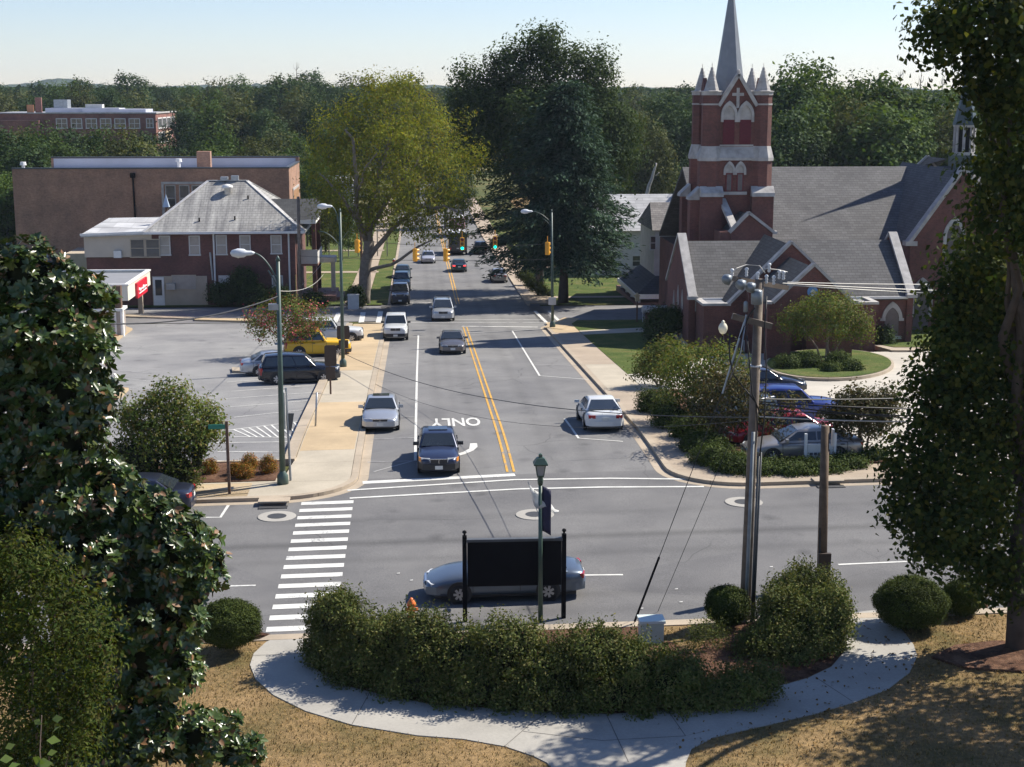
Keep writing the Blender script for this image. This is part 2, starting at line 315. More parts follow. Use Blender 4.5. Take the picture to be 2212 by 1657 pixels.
drape('kerb',PX((1835,752),(1890,756),(1925,766),(1990,766),(1990,742),(1840,742)),.3,C_kerb,.3); drape('lawn',PX((1838,750),(1890,752),(1930,760),(1990,760),(1990,738),(1840,738)),.33,G_green)
drape('mulch_bed',[(12.7,64.5),(14.9,63.6),(18.7,62.6),(19.4,59.0),(14.2,59.0),(12.7,62)],SW+.05,MULCH,.3); drape('mulch_bed',rect(12.65,14.3,64.5,79.5),SW+.05,MULCH,.3)
# far pavements beyond the second junction
for x0,x1,m in ((XL-4.4,XL-2.3,C_old),(XR+.2,XR+2.6,C_old)): drape('pavement',rect(x0,x1,138.5,330),.1,m,.2)
drape('lawn',rect(-45,XL-4.45,138.4,250),.05,G_green); drape('lawn',rect(XL-2.25,XL-.1,138.6,250),.06,G_green); drape('lawn',rect(XR+2.65,60,137,260),.05,G_green)
drape('kerb',rect(XL-.3,XL,138.5,330),.13,C_kerb,.2); drape('kerb',rect(XR,XR+.25,137,330),.13,C_kerb,.2)
for y0 in (172,205): drape('walkway',rect(-30,XL-2,y0,y0+2),.1,C_old)
drape('walkway',rect(XR+2,40,176,178.5),.1,C_old); drape('walkway',rect(XR+2,26,143,144.5),.1,C_old)
drape('church_field',rect(20,90,250,330),.02,G_dry); drape('walkway',rect(20,90,268,271),.05,C_old)
# near side: lawn, kerb, curving path
drape('lawn',rect(-60,60,14,41.0),.10,G_dry,.2); drape('kerb',rect(-60,60,41.02,41.45),.13,C_kerb,.2)
outer=[(600,1383),(575,1395),(548,1420),(540,1445),(552,1475),(590,1510),(660,1545),(760,1575),(900,1598),(1000,1606),(1090,1622),(1150,1642),(1180,1657),(1260,1740),(1470,1740),(1481,1656),(1493,1627),(1541,1602),(1662,1574),(1763,1550),(1843,1526),(1916,1498),(1964,1461),(1980,1425),(1972,1401),(1948,1369),(1924,1357),(1903,1326)]
inner=[(1838,1329),(1822,1385),(1822,1417),(1795,1449),(1743,1474),(1642,1502),(1561,1526),(1440,1542),(1320,1552),(1150,1546),(922,1529),(817,1508),(733,1487),(686,1457),(674,1424),(672,1383)]
drape('footpath',PX(*(outer+inner)),.125,C_path,.1)
JT=M('path joint',(.12,.11,.1),.9)
for a in ([(1310,1555),(1357,1657)],[(1440,1542),(1480,1600),(1520,1590)],[(1090,1622),(1150,1570),(1230,1520)],[(1130,1590),(1300,1610),(1480,1600)],[(760,1575),(800,1503)],[(1840,1525),(1760,1472)],[(545,1425),(675,1420)]):
    drape('path_joint',ribbon(PX(*a),.02),.13,JT)
drape('mulch_bed',PX(*([(690,1375),(1200,1365),(1380,1362),(1500,1420),(1560,1350),(1835,1340)]+[(p[0],p[1]-2) for p in inner[1:-1]])),.115,MULCH)
drape('mulch_bed',PX((380,1385),(470,1400),(560,1390),(585,1378),(560,1374),(380,1370)),.13,MULCH); drape('mulch_bed',PX((1950,1345),(2010,1345),(2130,1318),(2140,1306),(1960,1312)),.16,MULCH,.1)
drape('mulch_bed',PX((2010,1430),(2090,1455),(2230,1462),(2300,1440),(2280,1400),(2150,1395),(2060,1405)),.17,MULCH,.1)
# ---------------------------------------------------------------- road paint (parts of the road they lie on)
def mark(pts,w,mat,par=road,off=.014,name='lane_line'):
    o=drape(name,ribbon(pts,w),off,mat,kind=None); o.parent=par; return o
YE=lambda px,py:G(px,py).y
for dx in (-.14,.14):
    mark([(3.78+dx,y) for y in (59.9,119)],.105,PY,name='yellow_line'); mark([(3.78+dx,y) for y in (139,330)],.12,PY,name='yellow_line')
mark([(-.2,62.3),(-.12,90),(0,113)],.12,PW)
for i,y in enumerate((67,72.9,79,86.6,95)): mark([(XL+.3,y),(-.25,y+.1)],.09,PWW)
mark([(XL+.6,60.6),(-.2,62.4)],.09,PWW); mark([(XL+.3,62.3),(-.2,62.3)],.09,PWW)
q=[G(*p)[:2] for p in ((1227,707),(1106,715),(1165,812),(1270,820))]; mark(q,.12,PW)
for a,b in (((1142,763),(1225,765)),((1155,788),(1245,790))): mark(PX(a,b),.09,PWW)
mark(PX((1278,905),(1219,905),(1249,947),(1345,954)),.11,PW)
mark(PX((783,1043),(1112,1026)),.42,PW,name='stop_line'); mark(PX((750,1060),(1110,1037),(1320,1034),(1500,1036)),.18,PW,cross,.02,'crosswalk_line'); mark(PX((755,1077),(1120,1057),(1300,1053),(1520,1052)),.18,PW,cross,.02,'crosswalk_line')
for i in range(15): y=42.2+i*.985; mark([(-4.62+.0*i,y),(-2.6,y+.03)],.42,PW,cross,.014,'crosswalk_bar')
for a in ([(440,1268),(552,1265)],[(1250,1243),(1345,1242)],[(1810,1220),(1968,1213)],[(2100,1207),(2230,1200)]): mark(PX(*a),.12,PW,cross,.014)
mark(PX((400,1118),(476,1118),(493,1092)),.12,PW,cross,.014)
mark(PX((997,705),(1161,707)),.4,PW,name='stop_line'); mark(PX((871,697),(1180,697)),.16,PW,name='crosswalk_line'); mark(PX((872,690),(1175,691)),.16,PW,name='crosswalk_line')
for a in ([(1155,672),(1180,697)],[(1185,672),(1210,696)]): mark(PX(*a),.3,PW,name='crosswalk_line')
for a in ([(722,697),(732,676)],[(780,697),(784,675)],[(817,697),(822,673)]): mark(PX(*a),.45,PW,name='crosswalk_line')
mark(PX((845,657),(955,653)),.25,PW,name='stop_line')
# parking lot bays
for k,(a,b) in enumerate([((490,826),(700,811)),((500,846),(690,832)),((485,862),(685,848)),((495,880),(668,866)),((505,902),(672,884)),((465,1107-150),(640,955)),((470,976),(640,978)),((460,996),(655,998)),((565,750),(640,745)),((585,735),(650,731)),((520,770),(610,766))]):
    mark(PX(a,b),.1,PW,road,.02,'bay_line')
mark(PX((492,930),(680,907)),.1,PW,road,.02,'bay_line'); mark(PX((500,944),(640,946)),.1,PW,road,.02,'bay_line')
for i in range(9):
    t=i/8; mark(PX((505+t*130,929-t*16),(540+t*120,944+t*2)),.09,PW,road,.02,'bay_line')
for a in ([(255,801),(330,807)],[(260,818),(315,823)],[(255,835),(300,840)]): mark(PX(*a),.1,PWW,road,.02,'bay_line')
# lettering ONLY, read by drivers coming towards the camera
def flat_text(s,name,mat,par,size,ctr,sx,sy,off):
    cu=bpy.data.curves.new(name,'FONT'); cu.body=s; cu.align_x='CENTER'; cu.align_y='CENTER'; cu.size=1; cu.offset=.02
    t=bpy.data.objects.new(name,cu); COL.objects.link(t); me=bpy.data.meshes.new_from_object(t.evaluated_get(bpy.context.evaluated_depsgraph_get())); bpy.data.objects.remove(t)
    for v in me.vertices:
        x=ctr[0]-v.co.x*sx; y=ctr[1]-v.co.y*sy; v.co=(x,y,gz(x,y)+off)
    me.materials.clear(); me.materials.append(mat); o=bpy.data.objects.new(name,me); COL.objects.link(o); o.parent=par; return o
c1=G(984,911.5); flat_text('ONLY','road_lettering',PW,road,1,(c1.x,c1.y),.9,3.4,.018)
arrow=[(955,992),(975,984),(1000,977),(1013,970),(1015,958.5),(1030,958),(1031,966),(1022,974),(1003,982),(980,988)]
o=drape('turn_arrow',PX(*arrow),.018,PW,kind=None); o.parent=road
# manholes, drain inlets
IRON=M('cast iron',(.045,.045,.045),.6,.3,12)
def manhole(px,py,label,r=.72):
    g=G(px,py); t=thing('manhole','round iron manhole cover in a pale concrete ring '+label,'manhole',(g.x,g.y,g.z),'manholes in the cross street')
    m=MB(); m.lathe([(r,.002),(r,.02),(r-.03,.024),(.36,.024)],g,28); m.build('concrete_ring',C_path,t)
    m=MB(); m.lathe([(.36,.01),(.36,.03),(.02,.033)],g,20); m.build('cover',IRON,t)
manhole(598,1116,'beside the ladder crossing'); manhole(1155,1112,'behind the lamp post'); manhole(1606,1085,'behind the utility pole')
for px,py,lb in ((590,1090,'storm drain inlet in the kerb by the street corner planting'),(1793,1045,'storm drain inlet in the kerb below the church car park')):
    g=G(px,py+6); t=thing('storm_drain',lb,'drain',(g.x,g.y,g.z),'storm drains'); m=MB(); m.box(g.x-.55,g.x+.55,g.y-.25,g.y+.12,g.z+.005,g.z+.035); m.build('grate',IRON,t)
    m=MB(); m.box(g.x-.6,g.x+.6,g.y+.12,g.y+.75,g.z+.15,g.z+.2); m.build('lid',C_kerb,t)
for i,(px,py) in enumerate(((1460,1274),(1470,1302),(1385,1316),(888,1255),(1592,1300),(1665,1226),(430+430,1240))):
    g=G(px,py); m=MB(); m.add([(g.x-.05,g.y-.02,g.z+.03),(g.x+.05,g.y-.03,g.z+.035),(g.x+.06,g.y+.025,g.z+.045),(g.x-.04,g.y+.03,g.z+.03)],[(0,1,2,3)]); o=m.build('litter',PW); tag(o,'scrap of white litter lying on the near street','litter','litter on the near street')
# ================================================================ BUILDINGS
B_ch=brickmat('church brick',(.158,.054,.042),(.112,.041,.035),(.145,.095,.08)); B_hip=brickmat('old red brick',(.155,.058,.046),(.11,.042,.036),(.14,.1,.085))
B_tan=brickmat('tan brick',(.37,.205,.13),(.30,.165,.105),(.31,.22,.165),1.3); B_sch=brickmat('school brick',(.26,.10,.075),(.20,.08,.06),(.25,.17,.14),2)
STONE=M('cast stone',(.39,.37,.345),.8,.28,1.6,bump=.1); WHT=M('white trim',(.72,.71,.68),.5,.06,2); WHS=M('weathered white wall',(.55,.54,.51),.7,.12,1)
SH=shinglemat('grey shingles',(.098,.095,.095),.16,.45,.17); SHD=shinglemat('dark shingles',(.05,.052,.056),.22,.45,.17); SHM=shinglemat('stained pale shingles',(.35,.34,.325),.05,.5,.2,.7); SHW=shinglemat('silver roof',(.45,.45,.455),.1,1.8,.28)
SHB=shinglemat('brown grey shingles',(.17,.155,.145),.2,.45,.17)
SPI=M('spire slate',(.20,.215,.235),.5,.12,1.5); COPR=M('verdigris metal',(.05,.07,.07),.5,.3,2)
RED=M('red louvre',(.13,.014,.016),.6,.2,6); GLS=M('window glass',(.045,.05,.055),.08,.3,.6,spec=.8); LEAD=M('leaded glass',(.10,.08,.085),.35,.2,3)
BLIND=M('blind behind glass',(.34,.315,.28),.25,.15,1.2,spec=.6); BEIGE=M('beige panel',(.43,.36,.27),.7,.1,1); MEM=M('roof membrane',(.44,.45,.50),.7,.1,.4); MEM2=M('pale roof gravel',(.62,.52,.42),.8,.15,.4)
GREY=M('grey roofing',(.22,.225,.24),.8,.1,.8); STEEL=M('galvanised steel',(.36,.38,.40),.45,.15,3,metal=.6); BLK=M('black paint',(.007,.007,.008),.7,.2,3,spec=.12); BRN=M('brown stain',(.12,.07,.045),.7,.2,3); BOARD=M('deck boards',(.20,.10,.075),.7,.2,3)
def arch(cx,w,z0,zs,n=8):
    # pointed arch outline in the XZ plane: base z0, springing zs
    r=w; L=[(cx+w/2-r+r*math.cos(a),zs+r*math.sin(a)) for a in [i*math.pi/3/n for i in range(n+1)]]
    R=[(2*cx-x,z) for x,z in L[::-1][1:]]
    return [(cx-w/2,z0),(cx+w/2,z0)]+L+R
def xz(pts,y): return [(x,y,z) for x,z in pts]
def archband(m,cx,w,zb,zs,t,y0,y1,foot=0):
    o=arch(cx,w+2*t,zb,zs)[1:]; i=arch(cx,w,zb,zs)[1:]; o=o+[(cx-w/2-t,zb)]; i=i+[(cx-w/2,zb)]
    for k in range(len(o)-1): m.prism(xz([o[k],o[k+1],i[k+1],i[k]],y0),(0,y1-y0,0))
    if foot:
        for s in (-1,1): m.box(cx+s*(w/2)-(.02 if s>0 else foot+t),cx+s*(w/2)+(foot+t if s>0 else .02),y0-.01,y1,zb-.18,zb)
def front_window(par,x0,x1,z0,z1,y,fr=.09,glass=None,frame=None,rail=True,d=.05,name='window',mull=0):
    m=MB(); m.box(x0,x1,y-d,y,z1-fr,z1); m.box(x0-.05,x1+.05,y-d-.05,y,z0-.02,z0+fr); m.box(x0,x0+fr,y-d,y,z0+fr,z1-fr); m.box(x1-fr,x1,y-d,y,z0+fr,z1-fr)
    if rail: m.box(x0+fr,x1-fr,y-d+.01,y,(z0+z1)/2-.03,(z0+z1)/2+.03)
    for k in range(mull): xm=x0+(x1-x0)*(k+1)/(mull+1); m.box(xm-.04,xm+.04,y-d,y,z0+fr,z1-fr)
    f=m.build(name,frame or WHS,par); m=MB(); m.box(x0+fr,x1-fr,y-d+.02,y-.005,z0+fr,z1-fr); m.build('pane',glass or GLS,f); return f
def side_window(par,y0,y1,z0,z1,x,sgn=1,fr=.09,glass=None,frame=None,d=.05,mull=0):
    a,b=(x,x+sgn*d); m=MB(); m.box(a,b,y0,y1,z1-fr,z1); m.box(a,b+sgn*.04,y0-.04,y1+.04,z0-.02,z0+fr); m.box(a,b,y0,y0+fr,z0+fr,z1-fr); m.box(a,b,y1-fr,y1,z0+fr,z1-fr)
    for k in range(mull): ym=y0+(y1-y0)*(k+1)/(mull+1); m.box(a,b,ym-.05,ym+.05,z0+fr,z1-fr)
    f=m.build('window',frame or WHS,par); m=MB(); m.box(a+sgn*.005,b-sgn*.02,y0+fr,y1-fr,z0+fr,z1-fr); m.build('pane',glass or GLS,f)
# ---------------------------------------------------------------- CHURCH
g0=gz(26,105); zg=g0-.6
ch=thing('church','red brick church with a slender grey spire, white stone trim and a gabled porch','church',(26,102,g0))
YF=101.5; xl=P(1487,620,YF).x; xr=P(1972,620,YF).x; zr=P(1700,519,106).z; ze=P(1700,640,YF).z; YB=110.4; yr=(YF+YB)/2
# parish hall: walls with gabled ends
m=MB(); w=.45
m.box(xl+w,xr-w,YF,YF+.4,zg,ze-.02)
for a,b in ((xl,xl+w),(xr-w,xr)):
    m.prism([(a,YF-.15,zg),(a,YB,zg),(a,YB,ze),(a,yr,zr+.35),(a,YF-.15,ze+.0)],(b-a,0,0))
m.build('hall_wall',B_ch,ch)
m=MB(); ov=.25
m.prism([(xl+w+.01,YF-ov,ze-.05),(xl+w+.01,yr,zr),(xl+w+.01,yr,zr-.25),(xl+w+.01,YF-ov,ze-.3)],(xr-xl-2*w-.02,0,0)); m.prism([(xl+w+.01,YB+ov,ze-.05),(xl+w+.01,yr,zr),(xl+w+.01,yr,zr-.25),(xl+w+.01,YB+ov,ze-.3)],(xr-xl-2*w-.02,0,0))
m.build('hall_roof',SH,ch)
for x in (xl+w/2,xr-w/2):
    m=MB(); m.bar((x,YF-.4,ze+.05),(x,yr,zr+.5),.62,.2); m.bar((x,yr,zr+.5),(x,YB+.3,ze+.1),.62,.2); m.box(x-.36,x+.36,YF-.6,YF-.15,ze-.12,ze+.12); m.build('gable_coping',STONE,ch)
m=MB(); m.box(xl+w,xr-w,YF-ov-.12,YF-ov,ze-.2,ze-.04); m.build('gutter',WHT,ch)
m=MB(); m.box(xl+w,P(1604,640,YF).x,YF-.12,YF-.003,ze-1.0,ze-.24); m.build('frieze',STEEL,ch)
# left end wall lancets and small stones
for k,(yy,zt) in enumerate(((103.9,0),(105.6,.5),(107.3,0))):
    m=MB(); zs=P(1470,664,yy).z+zt*.7; m.prism([(xl-.03,yy-.35,zs-.1),(xl-.03,yy-.2,zs-.1),(xl-.03,yy,zs+.9),(xl-.03,yy+.2,zs-.1),(xl-.03,yy+.35,zs-.1),(xl-.03,yy+.25,zs+.6),(xl-.03,yy,zs+1.3),(xl-.03,yy-.25,zs+.6)],(.1,0,0)); a=m.build('lancet_hood',STONE,ch)
    m=MB(); m.prism([(xl-.02,yy-.2,zs-1.9),(xl-.02,yy+.2,zs-1.9),(xl-.02,yy+.2,zs),(xl-.02,yy,zs+.8),(xl-.02,yy-.2,zs)],(.03,0,0)); m.build('window',LEAD,ch)
    m=MB(); m.box(xl-.1,xl+.02,yy-.35,yy+.35,zs-2.15,zs-1.9); m.build('sill',STONE,ch)
m=MB(); m.box(xl-.12,xl+.02,YF,YB,g0+.3,g0+.62); m.build('plinth',STONE,ch)
# flat roofed vestibule with coping, main cross gable on it
yv=98.6; vx0=P(1520,660,yv).x; vx1=P(1893,660,yv).x; zv=P(1700,659,yv).z
m=MB(); m.box(vx0,vx1,yv,YF-.003,zg,zv); 
gx,gzp=P(1709,526,yv).x,P(1709,526,yv).z; gl=P(1574,657,yv).x; gr=P(1844,657,yv).x
m.prism([(gl,yv,zv),(gr,yv,zv),(gx,yv,gzp)],(0,.4,0)); m.build('vestibule_wall',B_ch,ch)
m=MB(); m.box(vx0+.25,vx1-.25,yv+.25,YF-.01,zv,zv+.03); m.build('vestibule_roof',GREY,ch)
m=MB(); 
for a,b in ((vx0-.12,gl+.1),(gr-.1,vx1+.12)): m.box(a,b,yv-.14,yv+.3,zv,zv+.17)
m.box(vx0-.12,vx0+.3,yv+.3,YF+.1,zv,zv+.17); m.box(vx1-.3,vx1+.12,yv+.3,YF-.01,zv,zv+.17); m.build('parapet_coping',STONE,ch)
m=MB(); ym=YF+(gzp-ze)/(zr-ze)*(yr-YF)
for a,b in ((gl,gx),(gr,gx)):
    s=1 if a<b else -1
    m.add([(a,yv+.35,zv+.05),(gx,yv+.35,gzp-.12),(gx,ym,gzp-.12),(a,YF-.2,zv+.05)],[(0,1,2,3)])
m.build('cross_gable_roof',SHD,ch)
m=MB(); m.bar((gl-.05,yv+.15,zv+.1),(gx,yv+.15,gzp+.1),.6,.17); m.bar((gr+.05,yv+.15,zv+.1),(gx,yv+.15,gzp+.1),.6,.17); m.build('cross_gable_coping',STONE,ch)
# gabled porch with two brick piers
yp=92.2; pz=P(1757,575,yp).z; pe=P(1757,655,yp).z; px0=P(1672,655,yp).x; px1=P(1838,655,yp).x; pm=(px0+px1)/2; pg=gz(pm,yp)
m=MB()
for a,b in ((P(1657,700,yp).x,P(1709,700,yp).x),(P(1791,700,yp).x,P(1842,700,yp).x)):
    m.box(a,b,yp,yp+.7,pg-.3,pe+.001)
    m.box(a,b,yv-1.0,yv-.003,pg-.6,pe)
oz=pe-.9; a0=P(1709,700,yp).x; a1=P(1791,700,yp).x
m.box(a0,a1,yp+.003,yp+.6,oz,pe+.001); m.prism([(px0,yp,pe),(px1,yp,pe),(pm,yp,pz)],(0,.5,0))
m.box(px0,px0+.4,yp+.7,yv-1.0,oz-.2,pe-.01); m.box(px1-.4,px1,yp+.7,yv-1.0,oz-.2,pe-.01)
m.build('porch_wall',B_ch,ch)
m=MB()
for a in (px0-.2,px1+.2): m.prism([(a,yp+.4,pe-.12),(pm,yp+.4,pz-.1),(pm,yp+.4,pz-.3),(a,yp+.4,pe-.3)],(0,yv-yp-.42,0))
m.build('porch_roof',SHD,ch)
m=MB(); m.bar((px0-.1,yp+.15,pe+.05),(pm,yp+.15,pz+.12),.55,.17); m.bar((px1+.1,yp+.15,pe+.05),(pm,yp+.15,pz+.12),.55,.17)
for a,s in ((px0,-1),(px1,1)): m.box(a-.15+s*.3,a+.15+s*.3,yp-.1,yp+.45,pe-.03,pe+.13)
m.build('porch_coping',STONE,ch)
q=P(1754,630,yp); m=MB(); m.lathe([(.34,0),(.34,.06),(.02,.06)],(q.x,yp-.07,q.z),20,'y'); rr=m.build('roundel',M('blue glaze',(.16,.30,.52),.3,.2,6),ch)
m=MB(); m.lathe([(.15,0),(.12,.07),(.02,.09)],(q.x,yp-.12,q.z),12,'y'); m.lathe([(.1,0),(.08,.05)],(q.x,yp-.12,q.z-.18),8,'y'); m.build('relief',WHT,rr)
m=MB(); q=P(1772,720,yv); m.box(q.x-.7,q.x+.3,yv-.05,yv-.004,q.z-.45,q.z+.55); m.build('notice',WHS,ch)
m=MB(); q=P(1621,748,YF-3); m.box(q.x-.5,q.x+.5,yv-.06,yv-.004,q.z-.4,q.z+.4); m.build('notice',WHS,ch)
# hall front arched window on the right
ax=P(1925,700,YF); m=MB(); archband(m,ax.x,1.0,P(1,706,YF).z,P(1925,690,YF).z,.24,YF-.1,YF-.003,.1); m.build('lancet_hood',STONE,ch)
m=MB(); m.prism(xz(arch(ax.x,1.0,P(1,752,YF).z+.2,P(1925,690,YF).z),YF-.03),(0,.025,0)); m.build('window',LEAD,ch)
m=MB(); m.box(ax.x-.7,ax.x+.7,YF-.2,YF-.003,P(1,752,YF).z,P(1,752,YF).z+.2); m.build('sill',STONE,ch)
# tower
yt=111.2; s_=lambda px,py:P(px,py,yt)
tcx0,tcx1=s_(1538.7,240).x,s_(1650,240).x; ty0,ty1=yt+.6,yt+.6+(tcx1-tcx0); R8=.72
Z=lambda py:s_(1590,py).z
m=MB(); T0=tcx0-.05; T1=tcx1+.05
m.box(T0,T1,ty0-.25,ty1+.25,Z(332),Z(222)); 
for (x,y) in ((tcx0,ty0),(tcx1,ty0),(tcx0,ty1),(tcx1,ty1)): m.lathe([(R8,Z(345)),(R8,Z(206))],(x,y,0),8,ph=math.pi/8)
tc=(tcx0+tcx1)/2; gw=(1634-1556)/2/28.6
for yy in (ty0-.3,ty1+.0): m.prism([(tc-gw,yy,Z(226)),(tc+gw,yy,Z(226)),(tc,yy,Z(164))],(0,.3,0))
for xx in (tcx0-.3,tcx1+.0): m.prism([(xx,(ty0+ty1)/2-gw,Z(226)),(xx,(ty0+ty1)/2+gw,Z(226)),(xx,(ty0+ty1)/2,Z(168))],(.3,0,0))
R9=.86; m.box(tcx0-.35,tcx1+.35,ty0-.45,ty1+.45,zg,Z(342))
for (x,y) in ((tcx0,ty0),(tcx1,ty0),(tcx0,ty1),(tcx1,ty1)): m.lathe([(R9,zg),(R9,Z(345)+.05)],(x,y,0),8,ph=math.pi/8); m.box(x-.82,x+.82,y-1.15,y+1.0,zg,Z(424))
m.box(tcx0-1.5,tcx0-.3,ty0-.5,ty0+.7,zg,Z(432)); m.box(tcx0-1.45,tcx0-.3,ty1-.6,ty1+.5,zg,Z(432))
m.build('tower_wall',B_ch,ch)
for (x,y) in ((tcx0,ty0),(tcx1,ty0),(tcx0,ty1),(tcx1,ty1)):
    m=MB(); m.lathe([(R8+.06,Z(206)),(R8+.06,Z(199)),(R8+.13,Z(199)),(R8+.13,Z(197)),(R8-.1,Z(196))],(x,y,0),8,ph=math.pi/8); m.build('turret_cap',STONE,ch)
    m=MB(); m.lathe([(R8+.03,Z(227.5)),(R8+.03,Z(224))],(x,y,0),8,ph=math.pi/8); m.build('string_course',STONE,ch)
    m=MB(); m.lathe([(R9+.1,Z(348)),(R9+.1,Z(341)),(R8-.02,Z(314)),(R8-.1,Z(313))],(x,y,0),8,ph=math.pi/8); m.build('turret_weathering',STONE,ch)
m=MB()
m.add([(T0,ty0-.62,Z(347)),(T1,ty0-.62,Z(347)),(T1,ty0-.62,Z(341)),(T0,ty0-.62,Z(341)),(T1,ty0-.22,Z(316)),(T0,ty0-.22,Z(316))],[(0,1,2,3),(3,2,4,5)])
m.build('weathering_course',STONE,ch); m=MB()
m.add([(tcx0-.52,ty0,Z(347)),(tcx0-.52,ty1,Z(347)),(tcx0-.52,ty1,Z(341)),(tcx0-.52,ty0,Z(341)),(tcx0-.02,ty1,Z(316)),(tcx0-.02,ty0,Z(316))],[(0,1,2,3),(3,2,4,5)])
m.build('weathering_course',STONE,ch); m=MB(); m.box(T0,T1,ty0-.27,ty0-.2,Z(317),Z(313)); m.build('belfry_sill',STONE,ch)
for (x,y) in ((tcx0,ty0),(tcx1,ty0)): m=MB(); m.prism([(x-.86,y-1.35,Z(424)),(x-.86,y-1.3,Z(416)),(x-.86,y-.75,Z(402)),(x-.86,y-.7,Z(424))],(1.72,0,0)); m.build('buttress_cap',STONE,ch)
for y in (ty0,ty1): m=MB(); m.prism([(tcx0-1.65,y-.6,Z(432)),(tcx0-1.6,y-.6,Z(426)),(tcx0-.8,y-.6,Z(404)),(tcx0-.8,y-.6,Z(432))],(0,1.25,0)); m.build('buttress_cap',STONE,ch)
for (x,y) in ((tcx0,ty0),(tcx1,ty0),(tcx0,ty1),(tcx1,ty1)):
    m=MB(); zb,zt=Z(196),Z(145); pr=[]
    for k in range(7):
        f=k/7; r=.52*(1-f)+.03; pr+= [(r+.02,zb+(zt-zb)*f),(r*.93,zb+(zt-zb)*(f+.13))]
    pr+=[(.02,zt),(.02,zt+.3)]; m.lathe(pr,(x,y,0),8,ph=math.pi/8); m.build('pinnacle',STONE,ch)
yc=(ty0+ty1)/2; zt=P(1583,-50,yc).z; zb=P(1583,205,yc).z; m=MB(); m.lathe([(1.24,zb),(.03,zt)],(tc-.22,yc,0),8,ph=math.pi/8); m.build('spire',SPI,ch)
m=MB(); m.box(T0+.1,T1-.1,ty0,ty1,Z(223),Z(221)); m.build('tower_roof',GREY,ch)
m=MB(); 
for sx in (-1,1): m.bar((tc+sx*(gw+.08),ty0-.24,Z(229)),(tc,ty0-.24,Z(160)),.5,.26)
m.lathe([(.14,Z(163)),(.12,Z(152)),(.05,Z(150))],(tc,ty0-.2,0),8); m.build('tower_gable_coping',STONE,ch)
m=MB(); m.box(tc-.11,tc+.11,ty0-.36,ty0-.303,Z(233.5),Z(190)); m.box(tc-.44,tc-.113,ty0-.35,ty0-.303,Z(207.5),Z(201)); m.box(tc+.113,tc+.44,ty0-.35,ty0-.303,Z(207.5),Z(201)); m.build('cross',STONE,ch)
for sx in (-1,1):
    cx=tc+sx*.63; m=MB(); archband(m,cx,.86,Z(264),Z(250),.2,ty0-.42,ty0-.255,.05 if False else 0); m.box(cx-.43,cx+.43,ty0-.28,ty0-.252,Z(259),Z(252)); m.prism(xz(arch(cx,.86,Z(252),Z(250)),ty0-.28),(0,.027,0)); m.build('belfry_arch',STONE,ch)
    m=MB(); 
    for k in range(9):
        za=Z(312)+(Z(259)-Z(312))*k/9; zc=Z(312)+(Z(259)-Z(312))*(k+1)/9; m.add([(cx-.43,ty0-.33,za),(cx+.43,ty0-.33,za),(cx+.43,ty0-.262,zc),(cx-.43,ty0-.262,zc)],[(0,1,2,3)])
    m.build('louvre',RED,ch)
    cx=tc-.12+sx*.42; m=MB(); archband(m,cx,.55,Z(378),Z(370),.16,ty0-.6,ty0-.455); m.prism(xz(arch(cx,.55,Z(374),Z(370)),ty0-.49),(0,.03,0)); m.build('window_hood',STONE,ch)
    m=MB(); m.box(cx-.27,cx+.27,ty0-.5,ty0-.455,Z(414),Z(374.5)); w_=m.build('window',RED,ch); m=MB(); m.box(cx-.17,cx+.17,ty0-.515,ty0-.502,Z(412),Z(377)); m.build('pane',LEAD,w_)
m=MB(); m.box(tc-.12-.95,tc-.12+.95,ty0-.62,ty0-.455,Z(421),Z(414.5)); m.build('sill',STONE,ch)
# nave
yn=124.5; zn=P(1800,360,yn).z; nx0=tcx0+.2; nx1=P(2092,360,yn).x; yf=113.2; zf=P(1700,560,yf).z
yback=2*yn-yf
m=MB(); m.box(nx0,nx1+2,yf+.5,yback-.5,zg-1,zf-.3); m.build('nave_wall',B_ch,ch)
m=MB()
for y in (yf,yback): m.prism([(nx0,y,zf),(nx0,yn,zn),(nx0,yn,zn-.3),(nx0,y,zf-.3)],(nx1+3-nx0,0,0))
m.build('nave_roof',SH,ch)
# two small gabled bays between tower and nave
for (ap,l,r,Y,dep,mat) in (((1617,464),(1578,504),(1668,504),108.2,6,SHD),):
    a,b,c=P(*ap,Y),P(*l,Y),P(*r,Y); zc=min(b.z,c.z); m=MB(); m.prism([(b.x,Y,zg),(c.x,Y,zg),(c.x,Y,zc),(a.x,Y,a.z),(b.x,Y,zc)],(0,dep-.02,0)); m.box(P(1556,500,Y).x,b.x-.01,Y+.1,Y+dep,zg,zc+.1); m.build('bay_wall',B_ch,ch)
    m=MB(); m.add([(b.x-.1,Y+.3,zc+.02),(a.x,Y+.3,a.z+.04),(a.x,Y+dep,a.z+.04),(b.x-.1,Y+dep,zc+.02),(c.x+.1,Y+.3,zc+.02),(c.x+.1,Y+dep,zc+.02)],[(0,1,2,3),(1,4,5,2)]); m.build('bay_roof',mat,ch)
    m=MB(); m.bar((b.x-.1,Y+.12,zc+.08),(a.x,Y+.12,a.z+.16),.5,.2); m.bar((c.x+.1,Y+.12,zc+.08),(a.x,Y+.12,a.z+.16),.5,.2); m.box(c.x,c.x+.35,Y-.1,Y+.4,zc-.05,zc+.15); q=P(1558,430,Y+3.2); m.bar((P(1590,502,Y).x,Y+.1,zc+.1),(q.x,Y+3.2,q.z),.55,.22); m.build('bay_coping',STONE,ch)
Y=111; a,b,c=P(1634,494,Y-1),P(1604,521,Y-1),P(1668,521,Y-1); m=MB(); m.bar(b,a,.4,.16); m.bar(c,a,.4,.16); m.build('dormer_coping',STONE,ch)
